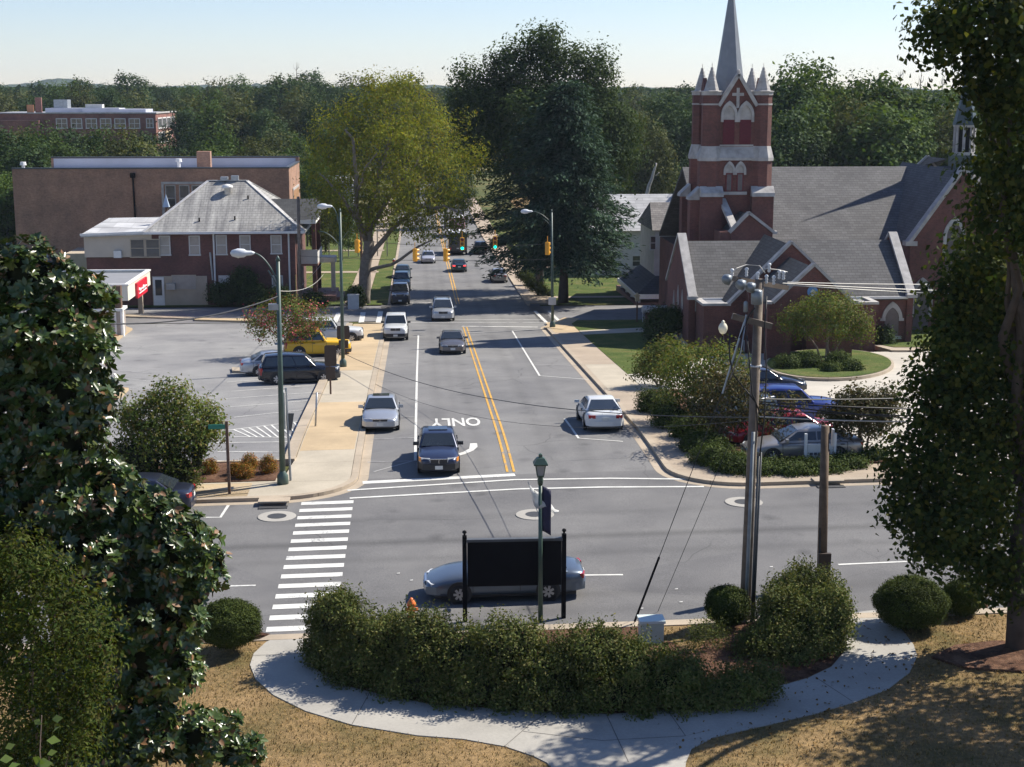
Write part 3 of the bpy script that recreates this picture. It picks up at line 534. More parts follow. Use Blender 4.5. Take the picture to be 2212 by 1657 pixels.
m=MB(); m.add([b,a,(a.x,Y+3,a.z+.1),(b.x,Y+3,b.z),c,(c.x,Y+3,c.z)],[(0,1,2,3),(1,4,5,2)]); m.prism([b,c,a],(0,.05,0)); m.build('dormer_roof',COPR,ch)
# far gable tip beyond the ridge
a,b,c=P(2003,338,131),P(1978,362,131),P(2024,362,131); m=MB(); m.bar(b,a,.3,.3); m.bar(c,a,.3,.3); m.build('far_gable_coping',STONE,ch); m=MB(); m.add([b,a,c,(a.x,126,a.z)],[(0,1,2),(0,1,3),(1,2,3)]); m.build('far_gable_roof',SHD,ch)
# fleche on the ridge
q=P(2080,340,yn); m=MB(); m.box(q.x-.95,q.x+.95,yn-.95,yn+.95,zn-1.4,P(2080,335,yn).z); m.build('fleche_base',COPR,ch)
zb,zt=P(2080,335,yn).z,P(2080,270,yn).z; m=MB()
for i in range(8):
    a=i*math.pi/4+.39; m.tube([(q.x+.8*math.cos(a),yn+.8*math.sin(a),zb),(q.x+.8*math.cos(a),yn+.8*math.sin(a),zt)],.13,4)
m.lathe([(.95,zb),(.95,zb+.25)],(q.x,yn,0),8,ph=.39); m.lathe([(.95,zt-.2),(1.0,zt)],(q.x,yn,0),8,ph=.39); m.build('fleche_louvre',STONE,ch)
m=MB(); m.lathe([(.62,zb),(.62,zt)],(q.x,yn,0),8,ph=.39); m.build('fleche_core',BLK,ch)
m=MB(); m.lathe([(1.05,zt),(.55,zt+2),(.12,zt+6.5),(.03,zt+9)],(q.x,yn,0),8,ph=.39); m.build('fleche_roof',COPR,ch)
# transept on the right
yx=111.8; A=P(2082,366,yx); lx=P(1966,525,yx).x; rx=lx+2*(A.x-lx)*1.0; zl=P(1966,527,yx).z
zA=A.z
m=MB(); m.prism([(lx,yx,zg),(rx,yx,zg),(rx,yx,zl),(A.x,yx,zA),(lx,yx,zl)],(0,.6,0)); m.box(lx,lx+.5,yx+.6,yf+3,zg,zl); m.box(rx-.5,rx,yx+.6,yf+3,zg,zl); m.build('transept_wall',B_ch,ch)
m=MB(); m.add([(lx-.1,yx+.4,zl),(A.x,yx+.4,zA-.1),(A.x,yn+2,zA-.1),(lx-.1,yn+2,zl),(rx+.1,yx+.4,zl),(rx+.1,yn+2,zl)],[(0,1,2,3),(1,4,5,2)]); m.build('transept_roof',SH,ch)
m=MB(); m.bar((lx-.15,yx+.25,zl+.05),(A.x,yx+.25,zA+.15),.9,.25); m.bar((rx+.15,yx+.25,zl+.05),(A.x,yx+.25,zA+.15),.9,.25); m.box(lx-.4,lx+.5,yx-.15,yx+.7,zl-.15,zl+.2); m.build('transept_coping',STONE,ch)
for px,py in ((1990,640),(2060,510)):
    q=P(px,py,yx); m=MB(); archband(m,q.x,1.2,q.z-1.6,q.z,.25,yx-.12,yx-.003); m.build('lancet_hood',STONE,ch); m=MB(); m.prism(xz(arch(q.x,1.2,q.z-3.6,q.z),yx-.05),(0,.04,0)); m.build('window',LEAD,ch)
# ---------------------------------------------------------------- HIP ROOFED BRICK BUILDING
Y=140.0; hg=gz(-15,Y); hb=thing('hip_roofed_building','two storey dark brick building with a stained pale hipped roof and side porch','building',(-17,Y,hg))
x0=P(330,560,Y).x; x1=P(638,560,Y).x; xw=P(186,560,Y).x; ze=P(500,500,Y).z; D=13
m=MB(); m.box(x0,x1,Y,Y+D,hg-.6,ze); m.box(xw,x0-.003,Y+.1,Y+D-1,hg-.6,P(260,557,Y).z); m.build('wall',B_hip,hb)
ex0,ex1,ey0,ey1=P(308,500,Y-.7).x,P(656,500,Y-.7).x,Y-.7,Y+D+.7; rz=P(490,390,Y+D/2).z; ra,rb=P(450,390,Y+D/2).x,P(533,390,Y+D/2).x; ym=Y+D/2; za=ze+.05
m=MB(); m.add([(ex0,ey0,za),(ex1,ey0,za),(ex1,ey1,za),(ex0,ey1,za),(ra,ym,rz),(rb,ym,rz)],[(0,1,5,4),(1,2,5),(2,3,4,5),(3,0,4),(3,2,1,0)]); rf=m.build('roof',SHM,hb)
m=MB(); 
for a,b in (((ra,ym,rz),(rb,ym,rz)),((ex1,ey0,za),(rb,ym,rz)),((ex0,ey0,za),(ra,ym,rz)),((ex1,ey1,za),(rb,ym,rz))): m.bar(a,b,.35,.06)
m.build('hip_cap',M('pale hip shingle',(.46,.45,.44),.8,.2,2),rf)
q=P(497,385,ym); m=MB(); m.box(q.x-.9,q.x-.2,ym-.4,ym+.3,rz,rz+.35); m.box(q.x+.1,q.x+.8,ym-.2,ym+.4,rz,rz+.45); m.build('roof_vent',STEEL,rf)
fz=lambda y:za+(rz-za)*(y-ey0)/(ym-ey0)
yy=Y+4.6; q=P(491,407,yy); m=MB(); m.lathe([(.3,fz(yy)-.1),(.3,fz(yy)+.5),(.55,fz(yy)+.5),(.5,fz(yy)+.75),(.1,fz(yy)+.9)],(q.x,yy,0),14); m.build('roof_vent',WHT,rf,True)
for px,yy in ((430,Y+.7),(507,Y+.9),(537,Y+3.8)): m=MB(); x=P(px,470,yy).x; m.tube([(x,yy,fz(yy)-.1),(x,yy,fz(yy)+.35)],.08); m.build('vent_pipe',BLK,rf)
m=MB(); m.box(ex0,ex1,ey0-.1,ey0+.02,za-.22,za-.0); m.box(ex1-.02,ex1+.1,ey0,ey1,za-.22,za); m.build('gutter',WHT,hb)
for px,y0,y1 in ((461,503,640),(454,545,605),(623,503,648)):
    a,b=P(px,y0,Y),P(px,y1,Y); m=MB(); m.tube([(a.x,Y-.12,a.z),(a.x+(.15 if px==454 else 0),Y-.12,b.z)],.09,6); m.build('downpipe',WHT if px!=454 else STEEL,hb)
for px,py0,py1,gl in ((357,509,552,BLIND),(421,509,552,BLIND),(479,508,551,BLIND),(530,508,548,BLIND),(597,508,549,BLIND),(485,595,632,WHS),(600,595,640,BLIND)):
    a=P(px,py1,Y); b=P(px,py0,Y); front_window(hb,a.x-.52,a.x+.52,a.z,b.z,Y,.1,gl)
# beige shopfront with door, wing with metal roof
a,b=P(331,652,Y),P(447,596,Y); m=MB(); m.box(a.x,b.x,Y-.12,Y-.003,hg-.2,b.z); m.build('shopfront_panel',BEIGE,hb)
a,b=P(333,652,Y),P(354,597,Y); m=MB(); m.box(a.x,b.x,Y-.2,Y-.124,hg-.1,b.z-.05); d=m.build('door',WHT,hb); m=MB(); m.box(a.x+.2,b.x-.2,Y-.22,Y-.203,hg+1.0,b.z-.3); m.build('pane',GLS,d)
m=MB(); q=P(370,618,Y); m.box(q.x-.4,q.x+.4,Y-.5,Y-.124,q.z-.3,q.z+.3); m.build('air_conditioner',STEEL,hb)
q=P(378,612,Y); front_window(hb,q.x-.3,q.x+2,q.z-.6,q.z+.8,Y-.125,.06,BLIND,BEIGE,False,.03)
q=P(574,642,Y); m=MB(); m.box(q.x-.25,q.x+.25,Y-.2,Y-.003,q.z-.3,q.z+.5); m.build('meter_box',BEIGE,hb)
b0,b1=P(186,556,Y).z,P(186,505,Y).z; m=MB(); m.box(xw-.1,x0-.003,Y-.1,Y+D-1.2,b0,b1); m.build('wing_wall',M('cream siding',(.52,.45,.36),.7,.06,1),hb)
for px in (300,333): q0,q1=P(px,556,Y),P(px,516,Y); front_window(hb,q0.x-.75,q0.x+.6,q0.z,q1.z,Y-.1,.09,GLS,BEIGE)
q=P(256,549,Y); m=MB(); m.box(q.x-.35,q.x+.35,Y-.55,Y-.11,q.z-.3,q.z+.35); m.build('air_conditioner',WHT,hb)
w0=P(174,507,Y-.5); wy=Y+7.5; w1=P(235,471,wy); m=MB(); m.add([(w0.x,Y-.5,w0.z),(x0+.4,Y-.5,w0.z+.25),(x0+1.5,wy,w1.z+.1),(w1.x,wy,w1.z),(w0.x,Y+D,w0.z)],[(0,1,2,3),(0,3,4)]); m.add([(w0.x,Y-.55,w0.z-.25),(x0+.4,Y-.55,w0.z-.0),(x0+.4,Y-.5,w0.z+.25),(w0.x,Y-.5,w0.z)],[(0,1,2,3)]); m.build('wing_roof',SHW,hb)
m=MB(); m.bar((w0.x-.05,Y-.55,w0.z-.02),(x0+.4,Y-.55,w0.z+.22),.12,.2); m.build('wing_fascia',WHT,hb)
q=P(359,445,Y+4); m=MB(); m.tube([(q.x,Y+4,fz(Y+4)-2),(q.x,Y+4,q.z+.2)],.14); m.build('flue',BRN,hb); m=MB(); m.lathe([(.42,q.z-.1),(.02,q.z+1.1)],(q.x,Y+4,0),4,ph=.78); m.build('flue_cap',M('blue grey metal',(.42,.5,.6),.4,.1,2),hb)
# two storey street porch with gable
pz0=Y+2.2; pz1=Y+8.5; xo=P(689,480,Y+5).x
zpe=P(650,478,Y).z; za2=P(665,430,Y+5).z; ymid=(pz0+pz1)/2
m=MB(); m.add([(x1-3,pz0-.5,zpe),(xo,pz0-.5,zpe),(xo,ymid,za2),(x1-5,ymid,za2),(x1-3,pz1+.5,zpe),(xo,pz1+.5,zpe)],[(0,1,2,3),(3,2,5,4),(1,5,2)]); m.build('porch_roof',SHD,hb)
m=MB(); m.box(x1,xo-.1,pz0-.45,pz0-.3,zpe-.4,zpe-.02); m.box(xo-.3,xo-.12,pz0-.3,pz1+.3,zpe-.4,zpe-.05); m.build('porch_fascia',WHT,hb)
zmid=P(660,570,Y+2).z
for y in (pz0,pz1): m=MB(); m.box(xo-.55,xo-.15,y-.2,y+.2,hg-.3,zmid-.2); m.box(xo-.55,xo-.15,y-.2,y+.2,zmid+.003,zpe-.42); m.build('porch_pier',B_hip,hb)
m=MB(); m.box(x1,xo,pz0-.3,pz1+.3,zmid-.2,zmid); m.build('balcony_floor',BOARD,hb)
m=MB(); m.box(x1+.02,xo-.02,pz0-.28,pz0-.2,zmid+.003,zmid+1.35); m.box(xo-.1,xo-.02,pz0-.2,pz1+.28,zmid+.003,zmid+1.0); m.build('balcony_screen',WHS,hb)
m=MB(); m.box(x1,xo+1.6,pz0,pz1,hg-.6,hg+.5); m.box(xo+1.6,xo+2.2,pz0+1,pz1-1,hg-.6,hg+.25); m.build('porch_step',BOARD,hb)
m=MB(); a=xo+1.2; m.box(a-.2,a+.2,pz0+3.5,pz0+3.9,hg,hg+3.4); m.box(xo-.1,a+.3,pz0+2.8,pz0+5,hg+3.4,hg+3.9); m.build('portico',WHS,hb)
m=MB(); m.box(x1+.003,x1+.06,pz0+.6,pz0+2,hg+.5,zmid-.3); m.box(x1+.003,x1+.06,pz0+1,pz0+3,zmid+.1,zpe-.5); m.build('door',BLK,hb)
# ---------------------------------------------------------------- FLAT ROOFED TAN BRICK BLOCK
Y=160; fx0=P(31,450,Y).x; fx1=P(626,450,Y).x; ft=P(300,365,Y).z; Yb=174.5; fg=gz(-25,Y)
fb=thing('flat_roofed_block','large tan brick block with a flat pale roof behind the hipped building','building',((fx0+fx1)/2,Y,fg))
m=MB(); m.box(fx0,fx1,Y,Yb,fg-2,ft-.6); m.box(fx0,fx1,Y,Y+.35,ft-.6,ft); m.box(fx1-.35,fx1,Y+.35,Yb-.35,ft-.6,ft); m.box(P(113,365,Yb).x,fx1,Yb-.35,Yb,ft-.6,ft+.55); m.build('wall',B_tan,fb)
m=MB(); m.box(fx0+.1,fx1-.35,Y+.35,Yb-.36,ft-.62,ft-.55); m.box(P(113,365,Yb).x+.3,fx1-.4,Yb-.45,Yb-.355,ft-.55,ft+.5); m.build('roof',MEM,fb)
m=MB(); m.box(P(110,360,Y+6).x,P(330,360,Y+6).x,Y+.4,Y+9,ft-.55,ft-.5); m.build('roof_gravel',MEM2,fb)
m=MB(); m.box(fx0-.06,fx1+.06,Y-.06,Y+.4,ft,ft+.14); m.box(fx1-.4,fx1+.06,Y+.4,Yb,ft,ft+.14); m.box(P(113,365,Yb).x,fx1,Yb-.4,Yb+.05,ft+.55,ft+.7); m.build('coping',M('dark metal edge',(.05,.055,.06),.5,.1,2),fb)
q=P(287,380,Y); m=MB(); m.tube([(q.x,Y-.12,q.z),(q.x+.1,Y-.12,q.z-9)],.1); m.box(q.x-.25,q.x+.25,Y-.3,Y-.003,q.z-.2,q.z+.3); m.build('downpipe',BLK,fb)
for px in (368,398,425): a,b=P(px,436,Y),P(px,400,Y); front_window(fb,a.x-.5,a.x+.6,a.z-1,b.z,Y,.1,GLS,STONE)
a,b=P(348,393,Y),P(470,398,Y); m=MB(); m.box(a.x,b.x,Y-.12,Y-.004,b.z,a.z); m.box(a.x,a.x+.25,Y-.12,Y-.004,a.z-4,b.z-.003); m.build('window_surround',STONE,fb)
side_window(fb,Y+4,Y+12,P(640,445,Yb).z,P(640,395,Yb).z,fx1,1,.25,M('amber blind',(.42,.22,.10),.4,.15,2),STONE,.1,3)
q=P(441,337,Yb-4); m=MB(); m.box(q.x-.75,q.x+.75,Yb-4.7,Yb-3.5,ft-.5,P(441,327,Yb-4).z); m.build('chimney',B_tan,fb)
for px,py in ((386,350),(50,357)): q=P(px,py,Y+6); m=MB(); m.lathe([(.18,ft-.6),(.18,q.z),(.36,q.z),(.3,q.z+.35)],(q.x,Y+6,0),10); m.build('roof_vent',WHT,fb)
# low wall piece left of the wing
m=MB(); a,b=P(140,548,Y-6),P(187,590,Y-6); m.box(a.x,b.x+.4,Y-6,Y-.003,fg-1.5,a.z); m.build('annex',BEIGE,fb)
# ---------------------------------------------------------------- FAR SCHOOL
Y=290; sx1=P(338,300,Y).x; sx0=P(-40,300,Y).x; st=P(200,246,Y).z; sg=gz(-90,Y); Yb=314
sb=thing('school','long two storey red brick school with paired white windows among distant trees','school',((sx0+sx1)/2,Y,sg))
m=MB(); m.box(sx0,sx1,Y,Yb,sg-4,st); m.box(P(-40,300,Y).x,P(90,300,Y).x,Y-1.5,Y-.003,sg-4,st-1.2); m.build('wall',B_sch,sb)
m=MB(); m.box(sx0,sx1+.2,Y-.2,Y+.6,st,st+.25); m.box(sx1-.5,sx1+.2,Y+.6,Yb,st,st+.25); m.build('parapet',STONE,sb); m=MB(); m.box(sx0,sx1-.5,Y+.6,Yb-.3,st-.01,st+.1); m.build('roof',MEM,sb)
for i,px in enumerate((134,166,198,229,260,291)):
    a,b=P(px,278,Y),P(px,256,Y); front_window(sb,a.x-1.05,a.x+1.05,a.z,b.z,Y,.12,GLS,WHT,True,.1,mull=1)
for px,w_ in ((351,.75),(373,.55)):
    a,b=P(px-1,278,Y),P(px-1,256,Y)
for px,w_ in ((334-8,.55),(312,.7)):
    pass
for px,py0,py1,hw in ((324,256,277,.85),(203,295,318,1.0),(326,298,310,.5)): a,b=P(px,py1,Y),P(px,py0,Y); front_window(sb,a.x-hw*.8,a.x+hw*.8,a.z,b.z,Y,.12,GLS,WHT,True,.1,mull=1)
for z0,z1 in ((276,253),(306,283)):
    for k in range(4 if z0<300 else 3): y0=Y+2+k*5.2; side_window(sb,y0,y0+4.4,P(360,z0,Y+12).z,P(360,z1,Y+12).z,sx1,1,.2,GLS,WHT,.12,3)
m=MB(); m.box(sx1+.02,sx1+.3,Y+9,Y+15,P(370,286,Y+12).z-1.6,P(370,282,Y+12).z); m.build('entrance_sign',M('cream sign',(.6,.48,.3),.6,.2,4),sb)
for px,py,w_,d,h,mt in ((135,233,1.3,3,2.6,STEEL),(185,240,7,6,1.0,MEM),(255,238,6,8,.8,MEM),(205,235,1.6,2,1.7,WHS),(84,238,.6,.6,3,B_sch),(66,242,.6,.6,1.6,M('orange brick',(.45,.2,.09),.8,.1,2))):
    q=P(px,py,Y+8); m=MB(); m.box(q.x-w_,q.x+w_,Y+8-d/2,Y+8+d/2,st+.1,st+h); m.build('roof_plant' if w_>1 else 'chimney',mt,sb)
# ---------------------------------------------------------------- CANOPY WITH RED SIGN AND KIOSK
yn_,yf_=123.5,134.0; xc=P(276,630,yn_).x; ztop=P(276,617,yn_).z; zbt=P(276,650,yn_).z; cg=gz(xc,yn_)
cb=thing('drive_through_canopy','flat grey roofed drive through canopy with a red sign on its cream fascia','canopy',(xc-3,128,cg))
xq=xc-9; m=MB(); m.box(xq,xc-.25,yn_+.2,yf_-.2,ztop-.3,ztop-.12); m.build('roof',GREY,cb)
m=MB(); m.box(xq,xc,yn_,yn_+.2,zbt,ztop); m.box(xc-.25,xc,yn_+.2,yf_,zbt,ztop); m.box(xq,xc-.25,yf_-.2,yf_,zbt,ztop); m.build('fascia',M('cream fascia',(.70,.66,.55),.6,.05,1),cb)
m=MB(); m.box(xq,xc+.08,yn_-.08,yn_+.25,ztop,ztop+.12); m.box(xc-.3,xc+.08,yn_+.25,yf_+.08,ztop,ztop+.12); m.box(xq,xc-.3,yf_-.25,yf_+.08,ztop,ztop+.12); m.build('fascia_cap',WHT,cb)
m=MB(); 
for x,y in ((xc-.8,yf_-.8),(xc-6,yf_-.8),(xc-6,yn_+.8)): m.box(x-.2,x+.2,y-.2,y+.2,cg-.5,zbt)
m.build('column',BEIGE,cb); m=MB(); m.box(xc-8,xc-3,yf_-4,yf_-.3,cg-.5,zbt); m.build('booth_wall',BEIGE,cb)
y0,y1=yn_+3.2,yf_-2.6; m=MB(); m.box(xc+.003,xc+.2,y0,y1,zbt-.25,zbt+1.05); sg_=m.build('sign_panel',M('red sign',(.62,.02,.04),.4,.05,2,emit=0),cb)
m=MB(); L=[]
n=26
for i in range(n+1):
    t=i/n; yy=y0+.6+(y1-y0-1.2)*t; L.append((xc+.215,yy,zbt+.38+.2*math.sin(t*34)*(.5+.5*math.sin(t*11+1))))
m.tube(L,.07,4); m.tube([(xc+.215,y0+.6,zbt+.08),(xc+.215,y1-.6,zbt+.12)],.05,4); m.build('script_lettering',WHT,sg_)
q=G(250,728); kb=thing('cash_machine_kiosk','cream kiosk with white corner posts and a red panel by the car park','kiosk',(q.x,q.y,q.z))
m=MB(); m.box(q.x-1.6,q.x+.5,q.y,q.y+1.6,q.z+.1,q.z+2.0); m.build('body',M('grey beige panel',(.36,.31,.27),.6,.1,2),kb); m=MB(); 
for x in (-1.6,-.75,.05,.5): m.box(q.x+x-.07,q.x+x+.07,q.y-.08,q.y-.003,q.z,q.z+2.1)
m.box(q.x+.503,q.x+.6,q.y+.1,q.y+.5,q.z,q.z+2.1); m.build('post',WHT,kb); m=MB(); m.box(q.x-1.75,q.x+.65,q.y-.15,q.y+1.75,q.z+2.0,q.z+2.2); m.build('roof',WHT,kb)
m=MB(); m.box(q.x-1.2,q.x-.1,q.y,q.y+.8,q.z+2.2,q.z+3.3); m.build('red_panel',M('red panel',(.45,.03,.03),.5,.1,2),kb); m=MB(); m.box(q.x-.09,q.x+.5,q.y+.1,q.y+.7,q.z+2.2,q.z+3.9); m.build('pylon',BRN,kb)
# ---------------------------------------------------------------- WHITE HOUSE BEHIND THE CHURCH
Y=141; wg=gz(23,Y); hx0=P(1392,560,Y+4).x; wh=thing('white_house','pale clapboard two storey house with a deep columned porch beside the church','house',(hx0+4,Y,wg))
ze=P(1410,497,Y).z; hx1=hx0+10; m=MB(); m.box(hx0+.3,hx1,Y,Y+9,wg-.6,ze); m.build('wall',WHS,wh)
zr=P(1420,437,Y+4.5).z
m=MB(); m.add([(hx0,Y-.5,ze),(hx1,Y-.5,ze),(hx1,Y+4.5,zr),(hx0+.5,Y+4.5,zr),(hx0,Y+9.5,ze),(hx1,Y+9.5,ze)],[(0,1,2,3),(3,2,5,4),(0,3,4)]); m.build('roof',SHB,wh)
ga=P(1470,462,Y-1); m=MB(); m.add([(hx0+2,Y-1,ze),(hx1,Y-1,ze+2.6),(hx1,Y+2.6,ze+2.7),(hx0+4,Y+2.6,ze+1.5)],[(0,1,2,3)]); m.bar((hx0+1.5,Y-1,ze-.05),(hx1-2,Y-1,ze+2.2),.3,.2); m.build('gable_roof',SHB,wh)
m=MB(); m.prism([(hx0+2.4,Y-.9,ze-.05),(hx1,Y-.9,ze-.05),(hx1,Y-.9,ze+2.4)],(0,.85,0)); m.box(hx0+2.4,hx1,Y-.9,Y-.05,wg+3.4,ze-.06); m.build('bay_wall',WHS,wh)
for px in (1413,1434,1452,1466): a,b=P(px,556,Y-1),P(px,512,Y-1); front_window(wh,a.x-.3,a.x+.3,a.z+.6,b.z,Y-(.9 if px>1425 else 0),.08,GLS,WHS)
zp=P(1400,636,Y-3).z; pz=P(1400,600,Y-4).z
px0_,px1_=P(1352,640,Y+3).x,hx1; yp0=Y-4
m=MB(); m.add([(px0_,yp0,zp+.15),(px1_,yp0,zp+.15),(px1_,Y-.95,zp+1.5),(hx0+.3,Y-.95,zp+1.5),(px0_,Y+9,zp+.15),(hx0+.3,Y+9,zp+1.5)],[(0,1,2,3),(0,3,5,4)]); m.build('porch_roof',SHD,wh)
m=MB(); m.box(px0_,px1_,yp0-.1,yp0+.15,zp-.3,zp+.14); m.box(px0_-.1,px0_+.15,yp0+.15,Y+9,zp-.3,zp+.14); m.build('porch_beam',WHT,wh)
for x,y in ((px0_+.2,yp0+.2),(px0_+2.8,yp0+.2),(px0_+5.4,yp0+.2),(px0_+.2,yp0+4),(px0_+.2,yp0+7.5),(px0_+.2,yp0+11)): m=MB(); m.lathe([(.24,wg+.3),(.2,wg+.5),(.17,zp-.35),(.24,zp-.3)],(x,y,0),10); m.build('column',WHT,wh,True)
m=MB(); m.box(px0_-.2,px1_,yp0-.2,Y+9,wg-.6,wg+.35); m.build('porch_floor',BOARD,wh); m=MB(); m.box(hx0+1.5,hx0+2.5,Y-.06,Y-.003,wg+.35,wg+2.5); m.build('door',BRN,wh)
# silver roofed house further back
Y=166; q0,q1=P(1290,421,Y+5),P(1482,421,Y+5); b=P(1400,470,Y).z; rg=gz(20,Y); rh=thing('silver_roofed_house','low house with a long silver metal roof behind the dark cedar','house',((q0.x+q1.x)/2,Y,rg))
m=MB(); m.add([(q0.x-2,Y,b-1.5),(q1.x+3,Y,b-1.5),(q1.x,Y+6,q0.z),(q0.x,Y+6,q0.z),(q1.x+3,Y+12,b-1.5),(q0.x-2,Y+12,b-1.5)],[(0,1,2,3),(3,2,4,5),(1,4,2),(0,3,5)]); m.build('roof',SHW,rh)
m=MB(); m.box(q0.x-1.3,q1.x+2.3,Y+.7,Y+11.3,rg-.5,b-1.52); m.build('wall',WHS,rh)
for x in (q0.x+1,q0.x+4,q0.x+7): front_window(rh,x-.5,x+.5,rg+1,rg+2.3,Y+.7)
# brick sign wall with rounded white cap near the church walk
q0,q1=G(1395,712),G(1452,712); m=MB(); t=thing('brick_sign_wall','low brick wall with a rounded white stone cap beside the church walk','wall',(q0.x,q0.y,q0.z))
m.box(q0.x,q1.x+1,q0.y,q0.y+.7,q0.z-.5,q0.z+1.35); m.build('brickwork',B_ch,t); m=MB(); m.tube([(q0.x-.25,q0.y+.35,q0.z+1.55),(q1.x+1.2,q0.y+.35,q0.z+1.55)],.33,12); m.build('cap',STONE,t)
m=MB(); m.tube([(q0.x+1.2,q0.y-.5,q0.z+.75),(q1.x+1.2,q0.y-.5,q0.z+.75)],.26,10); m.box(q0.x+1.3,q1.x+1.1,q0.y-.7,q0.y-.3,q0.z-.4,q0.z+.6); m.build('step_cap',STONE,t)
# far pipe fence rails and guard rail bridge
FEN=M('pale fence rail',(.55,.55,.52),.6,.1,2)
def railfence(name,label,pa,pb,Y,rails,posts,mat=FEN,th=.12):
    a,b=P(*pa,Y),P(*pb,Y); g=gz(a.x,Y); t=thing(name,label,'fence',(a.x,Y,g))
    m=MB()
    for r in rails: m.bar((a.x,Y,P(*pa,Y).z-r),(b.x,Y,P(*pb,Y).z-r),th,th*1.6)
    m.build('rail',mat,t)
    for k in range(posts): f=k/(posts-1); x=a.x+(b.x-a.x)*f; z=a.z+(b.z-a.z)*f; m=MB(); m.box(x-.07,x+.07,Y+.1,Y+.24,gz(x,Y)-.2,z+.1); m.build('post',mat,t)
railfence('rail_fence','row of pale horizontal rails across the field left of the church tower',(1370,360),(1492,365),262,(0,.55,2.2,4.0),7)
railfence('bridge_guardrail','white guard rail of the road bridge seen right of the tan block',(640,379),(760,381),240,(0,.5),6,WHT)
m=MB(); a,b=P(630,386,240),P(760,392,240); t=thing('road_bridge','pale concrete bridge deck with dark underside beyond the tan brick block','bridge',(a.x,242,gz(a.x,240))); m.box(a.x,b.x,240.5,248,b.z-.3,a.z); m.build('deck',STONE,t); m=MB(); m.box(a.x,b.x,241,247.5,gz(a.x,240)-1,b.z-.31); m.build('abutment',GREY,t)
railfence('board_fence','weathered grey board fence under the yellow green oak',(688,490),(835,483),196,(0,.45,.9),8,M('grey boards',(.36,.33,.28),.8,.2,2),.1)
# ================================================================ CARS (local: forward = +Y, ground at z=0)
def paint(name,c,metal=.35,r=.32): return M(name,c,r,.04,1.5,metal=metal,coat=.6)
CG=M('dark car glass',(.022,.028,.034),.06,.1,1,spec=.9); TYR=M('tyre rubber',(.014,.014,.015),.75,.1,4); RIM=M('alloy rim',(.45,.45,.46),.35,.1,4,metal=.7)
BLKP=M('black plastic',(.02,.02,.021),.55,.1,3); HL=M('headlamp glass',(.55,.56,.56),.12,.1,6,spec=.8); AMB=M('amber lens',(.65,.24,.04),.2,.1,4); TL=M('red lens',(.38,.015,.02),.2,.1,4,spec=.7); TLON=M('lit brake lamp',(.9,.06,.06),.3,.02,4,emit=1.2)
PLT=M('number plate',(.62,.62,.58),.5,.1,8); CHR=M('chrome trim',(.6,.6,.6),.2,.05,4,metal=.9); GRL=M('grille black',(.02,.02,.022),.4,.2,14)
KIND=dict(
 sedan=dict(L=4.7,W=1.78,H=1.43,nose=.70,cowl=.94,belt=.95,deck=.99,ws=(.98,.28),rw=(-1.05,-1.72),wb=2.68,fo=.93,r=.31,panes=2,rr=.64),
 boxy=dict(L=4.72,W=1.74,H=1.45,nose=.80,cowl=.95,belt=.96,deck=1.0,ws=(.92,.32),rw=(-1.1,-1.62),wb=2.8,fo=.9,r=.31,panes=2,rr=.66),
 round=dict(L=5.0,W=1.85,H=1.42,nose=.66,cowl=.92,belt=.93,deck=.95,ws=(1.15,.3),rw=(-.95,-1.95),wb=2.76,fo=1.05,r=.31,panes=2,rr=.6),
 suv=dict(L=4.75,W=1.83,H=1.74,nose=.95,cowl=1.12,belt=1.10,deck=1.1,ws=(.95,.35),rw=(-1.98,-2.22),wb=2.75,fo=.95,r=.36,panes=3,rr=.68),
 box_suv=dict(L=4.5,W=1.79,H=1.85,nose=1.02,cowl=1.15,belt=1.14,deck=1.14,ws=(.62,.15),rw=(-1.98,-2.1),wb=2.65,fo=.85,r=.37,panes=3,rr=.68),
 van=dict(L=4.9,W=1.93,H=1.75,nose=.90,cowl=1.08,belt=1.06,deck=1.06,ws=(1.45,.55),rw=(-2.1,-2.35),wb=2.95,fo=.98,r=.34,panes=3,rr=.68),
 pickup=dict(L=5.2,W=1.86,H=1.78,nose=1.0,cowl=1.12,belt=1.14,deck=1.14,ws=(.75,.35),rw=(-2.25,-2.4),wb=3.2,fo=.9,r=.37,panes=3,rr=.7))
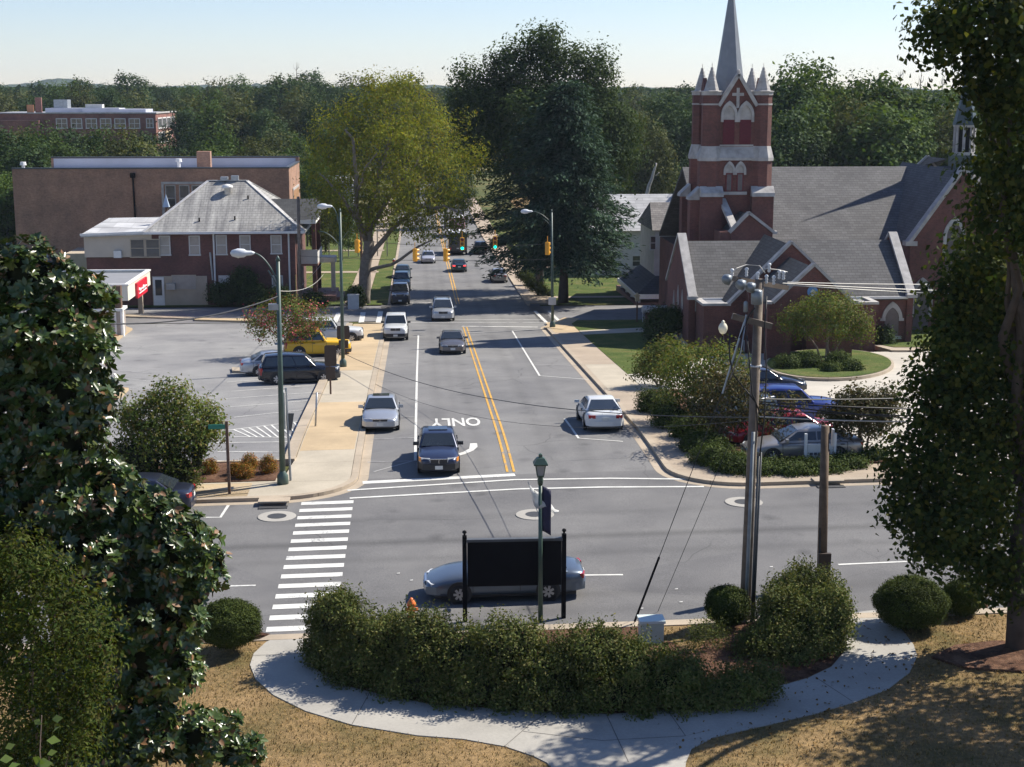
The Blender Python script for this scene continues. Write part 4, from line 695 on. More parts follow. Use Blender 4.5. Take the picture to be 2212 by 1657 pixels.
def car(name,kind,pm,label,cat,loc,rz,roof=None,lights=False,group=None,amber=False,rack=False,rimm=None,sunroof=False,spare=False,bed=False):
    k=KIND[kind]; L,W,Hh=k['L'],k['W'],k['H']; h=L/2; hw=W/2
    t=thing(name,label,cat,(0,0,0),group)
    wsb,wst=k['ws']; rwt,rwb=k['rw']; front=h-k['fo']; rear=front-k['wb']
    # lower body loft
    st=[(h,.66,.34,k['nose']-.12),(h-.07,.84,.22,k['nose']-.05),(h-.38,.965,.19,k['nose']+.04),((h+wsb)/2,1.0,.18,(k['nose']*.35+k['cowl']*.65)),(wsb,1.0,.18,k['cowl']),(0,1.0,.18,k['belt']),(rwt,1.0,.18,k['belt']+.01)]
    if rwb>-h+.5: st+=[(rwb,1.0,.19,k['deck']),(-h+.4,.975,.2,k['deck']-.01),(-h+.08,.88,.24,k['deck']-.07),(-h,.76,.36,k['deck']-.2)]
    else: st+=[(-h+.25,.99,.2,k['deck']),(-h+.07,.93,.24,k['deck']-.02),(-h,.86,.36,k['deck']-.1)]
    vs=[];n=11
    for (y,f,z0,z1) in st:
        a=hw*f; hgt=z1-z0; half=[(0,z0),(a*.84,z0),(a*.97,z0+hgt*.14),(a,z0+hgt*.48),(a*.975,z0+hgt*.82),(a*.86,z1)]
        ring=half+[(0,z1+.035)]+[(-x,z) for x,z in half[::-1][:-1]]; n=len(ring)
        vs+=[(x,y,z) for x,z in ring]
    m=MB(); fs=[(i*n+j,i*n+(j+1)%n,(i+1)*n+(j+1)%n,(i+1)*n+j) for i in range(len(st)-1) for j in range(n)]; fs+=[tuple(range(n)),tuple((len(st)-1)*n+j for j in range(n))]
    m.add(vs,fs); b=m.build('body',pm,t,True); sd=b.modifiers.new('s','SUBSURF'); sd.levels=1; sd.render_levels=2
    # cabin
    rr=k['rr']*hw*1.0+.0; bx=hw*.93; zb=k['belt']-.05; zt=Hh
    def sx(z): f=(z-zb)/(zt-zb); return bx+(rr+.06-bx)*f
    m=MB(); A=[(wsb,zb+(k['cowl']-k['belt'])),(wst,zt-.05),((wst+rwt)/2,zt),(rwt,zt-.05),(rwb,zb+(k['deck']-k['belt']))]
    vs=[(s*bx if i in (0,4) else s*(rr+.06),y,z) for i,(y,z) in enumerate(A) for s in (-1,1)]
    vs+=[(s*bx,y,zb) for y in (wst,(wst+rwt)/2,rwt) for s in (-1,1)]; vs+=[(0,(wst+rwt)/2,zt+.03)]
    # idx: 0,1 A;2,3 B;4,5 M;6,7 C;8,9 D;10,11 Bb;12,13 Mb;14,15 Cb;16 top
    fs=[(0,1,3,2),(6,7,9,8),(2,3,16),(2,16,4),(3,5,16),(4,16,6),(5,7,16),(6,16,7)]
    for s in (0,1): fs+=[(0+s,10+s,2+s),(10+s,12+s,4+s,2+s),(12+s,14+s,6+s,4+s),(14+s,8+s,6+s)]
    m.add(vs,fs); cb=m.build('cabin',pm if roof is None else roof,t,True); bv=cb.modifiers.new('b','BEVEL'); bv.width=.07; bv.segments=3; bv.limit_method='ANGLE'; bv.angle_limit=rad(25)
    def pane(nm,q,ins,off,mat=CG):
        q=[Vector(p) for p in q]; c=sum(q,Vector())/len(q); nrm=(q[1]-q[0]).cross(q[2]-q[0]).normalized()
        if nrm.dot(c-Vector((0,(wst+rwt)/2,.8)))<0: nrm=-nrm
        q=[p+(c-p)*ins+nrm*off for p in q]; mm=MB(); mm.prism(q,-nrm*.02); return mm.build(nm,mat,t)
    def lerp(a,b,f): return Vector(a)+(Vector(b)-Vector(a))*f
    zc=zb+(k['cowl']-k['belt']); zd=zb+(k['deck']-k['belt'])
    pane('windscreen',[(-bx*.96,wsb,zc+.06),(bx*.96,wsb,zc+.06),(rr+.02,wst,zt-.06),(-rr-.02,wst,zt-.06)],.06,.012)
    pane('rear_window',[(-bx*.96,rwb,zd+.08),(bx*.96,rwb,zd+.08),(rr+.02,rwt,zt-.07),(-rr-.02,rwt,zt-.07)],.09,.012)
    zlo=k['belt']+.04; zhi=zt-.12; N=k['panes']
    fy=lambda z:wsb+(wst-wsb)*(z-zb)/(zt-zb)-.10; ry=lambda z:rwb+(rwt-rwb)*(z-zb)/(zt-zb)+.10
    cut=[0,.52,1.0] if N==2 else [0,.34,.66,1.0]
    for s in (-1,1):
        for i in range(N):
            q=[]
            for (f,z,e) in ((cut[i],zlo,.035),(cut[i+1],zlo,-.035),(cut[i+1],zhi,-.035),(cut[i],zhi,.035)):
                ya,yb=fy(z),ry(z); y=ya+(yb-ya)*f-e*.8
                if N==2 and 0<f<1: y=fy(zlo)+(ry(zlo)-fy(zlo))*f-e*.8
                q.append((s*sx(z),y,z))
            pane('side_window',q,.0,.012)
    # running gear
    m=MB(); m.box(-hw*.86,hw*.86,-h+.3,h-.3,.16,.4)
    for y in (front,rear):
        for s in (-1,1): m.lathe([(k['r']+.075,0),(k['r']+.075,.02)],(s*hw*.985 if s>0 else -hw*.985-.02,y,k['r']+.02),18,'x')
    m.build('underbody',BLKP,t)
    for y in (front,rear):
        for s in (-1,1):
            o=thing_w(t,s,y,k['r'],hw,rimm or RIM)
    for s in (-1,1):
        m=MB()
        for y in ((fy(zlo)+(ry(zlo)-fy(zlo))*cut[1]),fy(zlo)+.12,fy(zlo)+(ry(zlo)-fy(zlo))*cut[2]-(.05 if N==2 else 0)):
            for (za,zb_) in ((.36,.62),(.62,k['belt']-.08)): m.box(s*hw*.93,s*(hw*.992),y-.008,y+.008,za,zb_)
        m.build('door_gap',BLKP,t)
        for f in (cut[1]*.86,cut[2]*.93): y=fy(zlo)+(ry(zlo)-fy(zlo))*f; m=MB(); m.box(s*hw*.95,s*(hw*1.012),y-.09,y+.07,k['belt']-.17,k['belt']-.135); m.build('door_handle',BLKP,t)
    # lamps, grille, bumpers, plates, mirrors
    zn=k['nose']
    for s in (-1,1):
        m=MB(); y=h-.07; m.prism([(s*hw*.40,y+.07,zn-.19),(s*hw*.83,y-.09,zn-.18),(s*hw*.85,y-.12,zn-.04),(s*hw*.42,y+.04,zn-.03)],(0,-.1,0)); m.build('headlight',HL,t)
        if amber: m=MB(); m.prism([(s*hw*.84,y-.07,zn-.19),(s*hw*.955,y-.22,zn-.18),(s*hw*.955,y-.24,zn-.02),(s*hw*.85,y-.1,zn-.03)],(0,-.08,0)); m.build('indicator',AMB,t)
        zl=k['deck']-.14; tall=.15 if N==2 else .36
        m=MB(); m.prism([(s*hw*.52,-h-.005,zl-tall),(s*hw*.86,-h+.06,zl-tall),(s*hw*.87,-h+.06,zl),(s*hw*.52,-h+.0,zl)] if N==2 else [(s*hw*.74,-h-.005,zl-tall),(s*hw*.95,-h+.1,zl-tall),(s*hw*.95,-h+.1,zl+.05),(s*hw*.76,-h+.0,zl+.05)],(0,.12,0)); m.build('taillight',TLON if lights else TL,t)
        m=MB(); ym=wsb-.28; m.box(s*(hw*.95),s*(hw+.19),ym-.05,ym+.06,k['belt']-.0,k['belt']+.14); m.build('mirror',BLKP if kind in('boxy','suv','box_suv','pickup') else pm,t)
    m=MB(); m.box(-hw*.38,hw*.38,h-.06,h+.018,zn-.24,zn-.07); g=m.build('grille',GRL,t)
    m=MB(); m.box(-hw*.42,hw*.42,h-.05,h+.02,zn-.068,zn-.04); m.box(-.012,.012,h,h+.028,zn-.23,zn-.07); m.build('grille_trim',CHR,g)
    for nm,y,s in (('front_bumper',h,1),('rear_bumper',-h,-1)):
        m=MB(); bw=hw*.9; yy=y-s*.14; m.prism([(-hw*.97,y-s*.33,.30),(-bw*.86,y-s*.02,.30),(-bw*.4,y+s*.045,.30),(bw*.4,y+s*.045,.30),(bw*.86,y-s*.02,.30),(hw*.97,y-s*.33,.30),(hw*.97,y-s*.45,.30),(-hw*.97,y-s*.45,.30)],(0,0,.24)); bb=m.build(nm,pm if kind in('round','sedan','van') else BLKP,t)
        m=MB(); zz=.40 if s>0 else (k['deck']-.33 if N==2 else .62); yo=y+s*.05 if s>0 else y-.012; m.box(-.16,.16,yo,yo+s*.015,zz-.07,zz+.08); m.build('number_plate',PLT,t)
    if rack:
        m=MB()
        for s in (-1,1): m.bar((s*(rr-.08),wst-.2,zt+.07),(s*(rr-.08),rwt+.1,zt+.07),.05,.06)
        for y in (wst-.4,rwt+.4): m.bar((-rr+.1,y,zt+.09),(rr-.1,y,zt+.09),.05,.04)
        m.build('roof_rack',BLKP,t)
    if sunroof: m=MB(); m.box(-.4,.4,wst-1.0,wst-.35,zt-.0,zt+.024); m.build('sunroof',CG,t)
    if spare: m=MB(); m.box(-hw*.9,hw*.9,-h-.0,-h+.02,.5,.56); m.build('step_bar',BLKP,t)
    t.location=loc; t.rotation_euler=(0,0,rz); return t
WHEEL={}
def thing_w(par,s,y,r,hw,rimm):
    key=(round(r,3),s,rimm.name)
    if key not in WHEEL:
        m=MB(); w=.2; m.lathe([(r*.62,-w/2),(r*.92,-w/2),(r,-w/2+.04),(r,w/2-.04),(r*.92,w/2),(r*.62,w/2)],(0,0,0),20,'x'); me=m.build('tyre',TYR,None,True)
        m=MB(); x=s*(w/2-.03); m.lathe([(r*.66,-.01),(r*.66,.02),(r*.5,.025),(r*.5,-.01)],(x-.0,0,0),20,'x')
        for i in range(7):
            a=i*math.pi/3.5; d=Vector((0,math.cos(a),math.sin(a))); m.bar(Vector((x+s*.035,0,0))+d*.03,Vector((x+s*.02,0,0))+d*r*.6,.075,.03,(1,0,0))
        m.m=1; m.lathe([(r*.55,0),(r*.55,.004)],(x+(.02 if s>0 else -.016),0,0),16,'x'); ri=m.build('rim',[rimm,BLKP],None)
        WHEEL[key]=(me.data,ri.data); bpy.data.objects.remove(me); bpy.data.objects.remove(ri)
    a,b=WHEEL[key]; o=bpy.data.objects.new('wheel',a); COL.objects.link(o); o.parent=par; o.location=(s*(hw-.085),y,r)
    q=bpy.data.objects.new('rim',b); COL.objects.link(q); q.parent=o; return o
def slope(x,y,rz):
    d=Vector((-math.sin(rz),math.cos(rz))); return math.atan2(gz(x+d.x,y+d.y)-gz(x-d.x,y-d.y),2)
def place(px,py,kind,rz,front=True,**kw):
    # px,py: pixel of the ground under the end of the car nearest the camera
    g=G(px,py); L=KIND[kind]['L']; x,y=g.x,g.y+L/2; return x,y
def at_end(px,py,L): g=G(px,py); return Vector((g.x,g.y+L/2,0))
def put(t,x,y,rz,dz=.012):
    t.location=(x,y,gz(x,y)+dz); t.rotation_euler=(slope(x,y,rz),0,rz); return t
S,N_,Wt,Et=math.pi,0,math.pi/2,-math.pi/2
p_silver=paint('silver paint',(.42,.44,.47),.5); p_dkblue=paint('dark blue paint',(.025,.033,.07),.3,.28); p_grey=paint('warm grey paint',(.15,.14,.14),.5); p_white=paint('white paint',(.62,.63,.62),.0,.35); p_sil2=paint('pale silver paint',(.52,.52,.55),.4)
p_yel=paint('yellow paint',(.80,.47,.012),.0,.35); p_black=paint('black paint car',(.012,.013,.02),.2,.22); p_teal=paint('dark teal paint',(.02,.05,.06),.4); p_red=paint('red car paint',(.36,.02,.03),.1); p_bgrey=paint('blue grey paint',(.115,.145,.185),.5); p_blue=paint('blue paint',(.015,.035,.19),.3); p_navy=paint('navy paint',(.018,.022,.042),.3); p_champ=paint('pewter paint',(.30,.28,.26),.5)
def C(px,py,kind,rz,*a,**k):
    g=G(px,py); L=KIND[kind]['L']; t=car(*a[:1],kind,*a[1:],loc=(0,0,0),rz=0,**k); return put(t,g.x,g.y+L/2,rz)
C(948,1031,'boxy',S,'dark_sedan',p_dkblue,'dark navy sedan with a chrome grille waiting at the white stop line','car',amber=True,sunroof=True)
C(821,936,'sedan',S,'silver_sedan',p_silver,'silver sedan parked at the kerb of the tan pavement','car',sunroof=True,group=None)
C(978,767,'sedan',S,'grey_sedan',p_grey,'warm grey sedan driving towards the crossing beside the yellow lines','car')
C(854,737,'pickup',S,'white_pickup',p_white,'white pickup with a white bed cap parked by the pavement corner','pickup truck')
C(957,695,'van',S,'silver_minivan',p_silver,'silver minivan driving through the far junction','minivan',rack=True)
C(864,659,'box_suv',S,'dark_suv',p_navy,'dark navy SUV first in the row parked beyond the junction','SUV')
C(867,628,'suv',S,'teal_suv',p_teal,'dark teal SUV with a pale roof highlight, second in the parked row','SUV')
C(869,604,'sedan',S,'dark_teal_sedan',p_teal,'dark sedan parked last in the row by the red hydrant','car')
C(925,570,'sedan',S,'pale_silver_sedan',p_sil2,'pale silver sedan approaching beside the hanging yellow signals','car')
C(992,589,'sedan',N_,'dark_green_sedan',p_teal,'dark sedan with red brake lights lit behind the bus','car',lights=True)
C(1079,612,'sedan',N_,'champagne_sedan',p_champ,'grey sedan parked in tree shade by the far right pavement','car')
C(1038,551,'suv',N_,'navy_suv',p_navy,'dark blue SUV beside the bus near the right kerb','SUV')
C(1308,936,'round',N_,'white_sedan',p_white,'rounded white sedan seen from behind at the right kerb','car')
g=G(1090,1303); put(car('blue_grey_sedan','round',p_bgrey,'blue grey sedan passing behind the black notice board','car',(0,0,0),0),g.x+.05,g.y+.95,Wt,.016)
g=G(425,1090); put(car('navy_sedan','sedan',p_navy,'dark sedan with red tail lamp at the kerb beside the magnolia','car',(0,0,0),0),g.x-2.3,57.6-2.1,Wt,.016)
def side(px,py,kind,rz,*a,**k):
    g=G(px,py); W=KIND[kind]['W']; return put(car(*a[:1],kind,*a[1:],loc=(0,0,0),rz=0,**k),g.x,g.y+W/2,rz,.03)
side(644,830,'suv',Et+.12,'black_suv',p_black,'black SUV with chrome wheels nosed towards the pavement','SUV')
side(600,812,'sedan',Et+.12,'silver_sedan',p_silver,'silver sedan mostly hidden behind the black SUV','car')
side(684,772,'box_suv',Et+.1,'yellow_suv',p_yel,'bright yellow SUV with black roof rack in the car park','SUV',rack=True,spare=True)
side(706,742,'pickup',Et+.1,'white_truck',p_white,'white pickup parked behind the yellow SUV under the pink flowering tree','pickup truck')
def lot(px,py,*a,dz=.05,**k): t=side(px,py,*a,**k); t.location.z=gz(t.location.x,t.location.y)+dz; return t
lot(1742,1003,'round',Wt,'pewter_sedan',p_champ,'pewter grey sedan parked behind the low junipers','car')
lot(1690,968,'sedan',Wt+.03,'red_sedan',p_red,'red sedan parked between the pewter sedan and the blue SUV','car')
lot(1716,918,'suv',Et,'blue_suv',p_blue,'bright blue SUV half hidden by the utility pole','SUV')
lot(1592,940,'box_suv',N_+.6,'navy_truck',p_navy,'navy SUV tucked behind the flowering trees of the church car park','SUV')
lot(1652,856,'sedan',Et,'black_sedan',p_black,'black sedan parked below the grassy island','car')
# bus and the box truck ahead of it
def bus(name,label,cat,pm,roofm,L,W,Hh,x,y,rz,win=True,lamps=TL):
    t=thing(name,label,cat); hw=W/2; h=L/2
    m=MB(); m.box(-hw,hw,-h,h,.35,Hh); b=m.build('body',pm,t); bv=b.modifiers.new('b','BEVEL'); bv.width=.14; bv.segments=3
    m=MB(); m.box(-hw+.12,hw-.12,-h+.1,h-.1,Hh-.002,Hh+.09); m.build('roof',roofm,t)
    if win:
        m=MB(); m.box(-hw+.2,hw-.2,-h-.015,-h+.05,1.35,Hh-.4); m.build('rear_window',CG,t)
        for s in (-1,1):
            for k in range(5): y0=-h+.5+k*(L-1)/5; m=MB(); m.box(s*(hw-.03),s*(hw+.012),y0,y0+(L-1)/5-.15,1.5,Hh-.5); m.build('side_window',CG,t)
    for s in (-1,1):
        m=MB(); m.box(s*(hw-.34),s*(hw-.1),-h-.025,-h+.05,.75,1.05); m.build('taillight',lamps,t)
        m=MB(); m.bar((s*hw,h-.3,Hh-.4),(s*(hw+.3),h-.25,Hh-.35),.06); m.box(s*(hw+.2),s*(hw+.42),h-.32,h-.2,Hh-.75,Hh-.2); m.build('mirror',BLKP,t)
        for y_ in (-h+1.6,h-1.7): thing_w(t,s,y_,.46,hw,RIM)
    m=MB(); m.box(-hw+.05,hw-.05,-h-.08,-h+.02,.38,.62); m.build('rear_bumper',BLKP,t); m=MB(); m.box(-.17,.17,-h-.03,-h,.85,1.0); m.build('number_plate',PLT,t)
    return put(t,x,y,rz)
g=G(989,552); bus('bus','dark bus with a white roof edge in the right lane','bus',M('dark bus paint',(.02,.025,.03),.35,.1,2,coat=.4),WHT,7.2,2.45,2.95,g.x,g.y+3.6,N_)
g=G(986,515); bus('box_truck','white and red box truck further up the street ahead of the bus','truck',M('white red truck',(.55,.30,.28),.5,.3,1.2),WHT,6.5,2.3,3.0,g.x+.2,g.y+5,N_,False,TLON)
# ================================================================ STREET FURNITURE
GRN=M('dark green paint',(.045,.085,.06),.4,.15,3,spec=.6); GRNP=M('green pole',(.055,.09,.075),.45,.2,2,spec=.5); WOOD=M('weathered pole wood',(.165,.13,.10),.85,.3,3,bump=.3); WOODD=M('dark pole wood',(.13,.09,.06),.85,.3,3,bump=.3)
LAMPW=M('luminaire white',(.62,.64,.66),.4,.05,3); SIGY=M('signal yellow',(.72,.33,.02),.45,.08,4); GLO=M('globe glass',(.70,.66,.50),.25,.05,3); WIRE=M('black wire',(.02,.02,.02),.6,.1,3); WIREL=M('bare wire',(.55,.52,.46),.4,.1,3)
NAVY=M('navy banner',(.022,.022,.06),.7,.2,6); FLAG=M('white flag cloth',(.80,.80,.78),.7,.05,3)
nt_=FLAG.node_tree; t_=nt_.nodes.new('ShaderNodeBsdfTranslucent'); t_.inputs[0].default_value=(.8,.8,.78,1); x_=nt_.nodes.new('ShaderNodeMixShader'); x_.inputs[0].default_value=.55; nt_.links.new(nt_.nodes['Principled BSDF'].outputs[0],x_.inputs[1]); nt_.links.new(t_.outputs[0],x_.inputs[2]); nt_.links.new(x_.outputs[0],nt_.nodes['Material Output'].inputs[0])
ORG=M('orange plastic',(.75,.17,.03),.5,.1,4); HYR=M('hydrant red',(.42,.03,.03),.5,.1,4); MINT=M('pale green cabinet',(.42,.52,.46),.5,.1,3); DGRY=M('dark grey metal',(.08,.085,.09),.5,.2,3)
def pole_lamp(label,px,py,tpx,tpy,lpx,lpy,second=None,sub=()):
    g=G(px,py); top=P(tpx,tpy,g.y); l=P(lpx,lpy,g.y); t=thing('street_lamp','green steel street lamp with a curved arm '+label,'street lamp',g,'green street lamps')
    m=MB(); m.lathe([(.24,0),(.22,.5),(.13,.62),(.12,.7)],g,12); m.tube([g+Vector((0,0,.6)),top],[.125,.075],10); m.lathe([(.1,0),(.06,.12),(.01,.2)],top,8); m.build('pole',GRNP,t,True)
    a=Vector((top.x,top.y,top.z-.35)); n=10; pts=[]
    for i in range(n+1):
        f=i/n; pts.append(Vector((a.x+(l.x+.5-a.x)*f,a.y,a.z-.55+(l.z-a.z+.55)*(1-(1-f)**2))))
    m=MB(); m.tube(pts,.035,6); m.tube([p-Vector((0,0,.25+.0*i)) for i,p in enumerate(pts[:5])],.025,5); m.build('arm',GRNP,t,True)
    m=MB(); m.lathe([(.03,.62),(.09,.5),(.10,.3),(.17,.2),(.19,-.05),(.12,-.28),(.02,-.34)],(l.x-.02,l.y,l.z),10,'x'); h=m.build('lamp_head',LAMPW,t,True)
    m=MB(); m.lathe([(.02,-.2),(.13,-.12),(.15,.0)],(l.x-.05,l.y,l.z),10); m.build('lens',GLO,h,True)
    if second:
        q=P(*second,g.y); m=MB(); pts=[Vector((top.x+(q.x-top.x)*(i/8),g.y,q.z-1.0+1.0*(1-(1-i/8)**2))) for i in range(9)]; m.tube(pts,.03,6); m.build('arm',GRNP,t,True)
    return t,g,top
lampA,gA,tA=pole_lamp('at the street corner planting',611,1052,600,563,517,547)
m=MB(); q=P(599,663,gA.y); m.box(q.x-.35,q.x+.05,gA.y-.1,gA.y+.1,q.z-.12,q.z+.12); m.build('bracket',STEEL,lampA)
lampB,gB,tB=pole_lamp('beside the pavement near the yellow SUV',741,797,734,457,697,446,(690,500))
lampC,gC,tC=pole_lamp('at the right corner of the far junction',1193,711,1191,458,1134,457)
m=MB(); q=P(1192,650,gC.y); m.box(q.x-.3,q.x+.3,gC.y-.2,gC.y-.12,q.z-.3,q.z+.3); m.build('sign',WHS,lampC)
def wood_pole(label,px,py,tpx,tpy,r,mat=WOOD):
    g=G(px,py); top=P(tpx,tpy,g.y); t=thing('wooden_pole',label,'pole',g); m=MB(); m.tube([g-Vector((0,0,.3)),top],[r*1.15,r*.85],10); m.build('shaft',mat,t,True); return t,g,top
wp1,gw1,tw1=wood_pole('tall grey wooden pole at the corner of the hip roofed building',648,668,644,425,.16)
m=MB(); m.tube([gw1+Vector((-.3,-.15,0)),gw1+Vector((-.3,-.15,3.2))],.05,6); m.build('guy_guard',M('yellow guard',(.6,.42,.12),.6,.1,3),wp1)
wp2,gw2,tw2=wood_pole('slim brown wooden pole in front of the yellow green oak',783,655,778,450,.13,M('reddish pole wood',(.26,.15,.10),.85,.25,3))
wp3,gw3,tw3=wood_pole('wooden pole standing in front of the dark cedar',1162,640,1163,560,.12,WOOD)
# signals on span wires
ysp=118.0
def signal(label,px,py,rz,lit=False,Y=ysp,side=False):
    q=P(px,py,Y); t=thing('traffic_signal',label,'traffic light',q,'traffic signals on the span wire')
    m=MB(); m.box(-.17,.17,-.12,.12,-.52,.52); b=m.build('housing',SIGY,t); bv=b.modifiers.new('b','BEVEL'); bv.width=.04; bv.segments=2
    m=MB(); m.tube([(0,0,.52),(0,0,1.0)],.03,6); m.build('hanger',SIGY,t)
    for k in range(3):
        z=.34-.34*k; m=MB()
        for i in range(9):
            a0=math.pi*(-.15+1.3*i/9); a1=math.pi*(-.15+1.3*(i+1)/9); m.add([(.15*math.cos(a0),-.12,z+.15*math.sin(a0)),(.15*math.cos(a1),-.12,z+.15*math.sin(a1)),(.15*math.cos(a1),-.34,z+.13*math.sin(a1)),(.15*math.cos(a0),-.34,z+.13*math.sin(a0))],[(0,1,2,3)])
        m.build('visor',SIGY if not lit else BLKP,t)
        m=MB(); m.lathe([(.125,0),(.1,-.03),(.02,-.045)],(0,-.123,z),14,'y')
        m.build('lens',(M('green signal light',(.0,.62,.42),.3,.02,2,emit=3.0) if lit and k==2 else M('dark lens '+str(k),[(.2,.02,.02),(.25,.13,.02),(.02,.12,.08)][k],.2,.1,2)),t)
    for c in t.children: c.location=(0,0,0)
    for c in t.children:
        me=c.data
        for v in me.vertices: v.co+=q
    t.rotation_euler=(0,0,rz); return t
signal('yellow signal tilted beside the oak trunk',771,532,.5+2.3)
signal('yellow signal seen from behind, left of the pale silver sedan',896,551,2.2); signal('yellow signal seen from behind, right of the pale silver sedan',962,551,2.2)
signal('signal with green light lit in front of the bus',998,527,0,True,119.5); signal('signal with green light lit beside the dark blue SUV',1069,524,0,True,119.5); signal('yellow signal facing sideways beside the right street lamp',1182,537,2.6)
def wire(name,label,pa,pb,sag,r,mat=WIRE,n=24,group=None):
    m=MB(); pts=[pa+(pb-pa)*(i/n)-Vector((0,0,4*sag*(i/n)*(1-i/n))) for i in range(n+1)]; m.tube(pts,r,5); return tag(m.build(name,mat),label,'wire',group)
wire('span_wire','thin span wire carrying the traffic signals over the far junction',P(778,520,ysp),P(1192,526,ysp),.35,.02); wire('span_wire','lower black cable crossing the street just above the parked row',P(645,553,122),P(1193,560,122),.25,.02)
wire('span_wire','thin wire from the oak side pole down to the hip roofed building',tw2-Vector((0,0,.5)),P(648,620,gw1.y),.35,.015,WIREL)
wire('span_wire','sagging wire between the grey wooden pole and the corner street lamp',tA-Vector((0,0,1.2)),P(700,590,gw1.y),.5,.015,WIREL)
# street name sign, rear faced signs, slim posts
g=G(496,1074); top=P(489,910,g.y); t=thing('street_name_sign','brown post with a small green street name blade beside the orange shrubs','street sign',g); m=MB(); m.bar(g,top,.11,.11); m.build('post',BRN,t); m=MB(); q=P(466,922,g.y); m.box(q.x-.3,top.x-.05,g.y-.02,g.y+.02,q.z-.09,q.z+.09); m.build('blade',M('street sign green',(.02,.20,.13),.4,.1,3),t)
def back_sign(label,px,py,x0,y0,x1,y1,x2,y2,x3,y3):
    g=G(px,py); a,b=P(x0,y0,g.y),P(x1,y1,g.y); t=thing('road_sign',label,'sign',g,'dark backed signs on the pavement'); m=MB(); m.box(g.x-.05,g.x+.05,g.y+.03,g.y+.09,g.z,a.z-.1); m.build('post',BRN,t)
    m=MB(); m.prism([(a.x,g.y,b.z+.08),(a.x+.08,g.y,b.z),(b.x-.08,g.y,b.z),(b.x,g.y,b.z+.08),(b.x,g.y,a.z-.08),(b.x-.08,g.y,a.z),(a.x+.08,g.y,a.z),(a.x,g.y,a.z-.08)],(0,.03,0)); m.build('panel',BRN_,t); a,b=P(x2,y2,g.y),P(x3,y3,g.y); m=MB(); m.box(a.x,b.x,g.y,g.y+.03,b.z,a.z); m.build('lower_panel',BRN_,t)
BRN_=M('dark brown sign back',(.045,.028,.02),.6,.15,3)
back_sign('dark brown sign back with a smaller panel below, in front of the black SUV',714,857,700,746,727,791,703,793,724,818); back_sign('dark brown sign back with a smaller panel below, beside the yellow SUV',744,772,727,704,755,733,731,735,752,752)
def post(name,label,px,py,tpx,tpy,r,mat,cat='post'):
    g=G(px,py); m=MB(); m.tube([g,P(tpx,tpy,g.y)],r,8); return tag(m.build(name,mat,None,True),label,cat)
post('slim_post','slim pale metal post at the edge of the pavement',681,927,684,848,.045,STEEL)
g=G(628,1045); t=thing('edge_on_sign','grey metal post with a road sign seen edge on beside the corner lamp','sign',g); m=MB(); m.tube([g,P(617,838,g.y)],.05,8); m.build('post',STEEL,t); q0,q1=P(617,845,g.y),P(622,925,g.y); m=MB(); m.box(q0.x-.1,q0.x-.02,g.y-.25,g.y+.25,q1.z,q0.z); m.build('panel',WHS,t); a,b=P(621,893,g.y),P(636,930,g.y); m=MB(); m.prism([(a.x,g.y,a.z),(b.x,g.y,a.z),(b.x-.12,g.y,b.z),(a.x,g.y,b.z)],(0,.03,0)); m.build('lower_panel',DGRY,t)
# black notice board, back towards the camera
gl=G(1004,1346); gr=G(1218,1352); Yb=42.3
a,b=P(1003,1168,Yb),P(1217,1288,Yb); t=thing('notice_board','large black notice board on two black posts seen from behind','notice board',((a.x+b.x)/2,Yb,gz(0,Yb)))
m=MB(); m.box(a.x+.08,b.x-.08,Yb-.06,Yb+.06,P(1,1287,Yb).z,a.z-.03); m.build('panel',BLK,t); m=MB(); m.box(a.x+.05,b.x-.05,Yb-.09,Yb+.09,a.z-.03,a.z+.05); m.build('top_rail',DGRY,t)
for x in (a.x,b.x): m=MB(); zt=a.z+.16; m.box(x-.065,x+.065,Yb-.065,Yb+.065,gz(x,Yb),zt); m.lathe([(.03,zt),(.03,zt+.05),(.07,zt+.09),(.055,zt+.14),(.0,zt+.17)],(x,Yb,0),10); m.build('post',BLK,t)
# lantern post with banner and flag
g=G(1167,1343); Yl=g.y; top=P(1163,1046,Yl); t=thing('lantern_post','green lantern post in front of the black notice board','street lamp',g)
m=MB(); m.tube([g,Vector((g.x-.02,Yl,top.z))],[.075,.055],12); m.lathe([(.07,0),(.09,.15),(.05,.3),(.06,.36)],(g.x-.02,Yl,top.z-.02),10); m.build('post',GRN,t,True)
zb=P(1163,1026,Yl).z; zt=P(1163,1003,Yl).z; x=g.x-.02
m=MB(); m.lathe([(.12,zb),(.195,zt)],(x,Yl,0),4,ph=.78); m.build('lamp_glass',GLO if False else M('grey lamp glass',(.36,.36,.35),.3,.1,4),t)
m=MB(); m.lathe([(.29,zt),(.30,zt+.03),(.15,zt+.2),(.08,zt+.22),(.07,zt+.3),(.02,zt+.33)],(x,Yl,0),4,ph=.78)
for k in range(4): an=.78+k*math.pi/2; m.tube([(x+.13*math.cos(an),Yl+.13*math.sin(an),zb-.02),(x+.2*math.cos(an),Yl+.2*math.sin(an),zt)],.014,4)
m.lathe([(.14,zb-.05),(.14,zb)],(x,Yl,0),4,ph=.78); m.build('lamp_shade',GRN,t)
q0,q1=P(1169,1049,Yl),P(1179,1146,Yl); m=MB(); n=8; w_=.27
vs=[(x+.05+w_*j/3,Yl+.03*math.sin(i*.9+j),q0.z-.05*j+(q1.z-q0.z)*i/n) for i in range(n+1) for j in range(4)]; m.add(vs,[(i*4+j,i*4+j+1,(i+1)*4+j+1,(i+1)*4+j) for i in range(n) for j in range(3)]); o=m.build('banner',NAVY,None,True); so_=o.modifiers.new('s','SOLIDIFY'); so_.thickness=.006; tag(o,'navy banner hanging from the lantern post','banner')
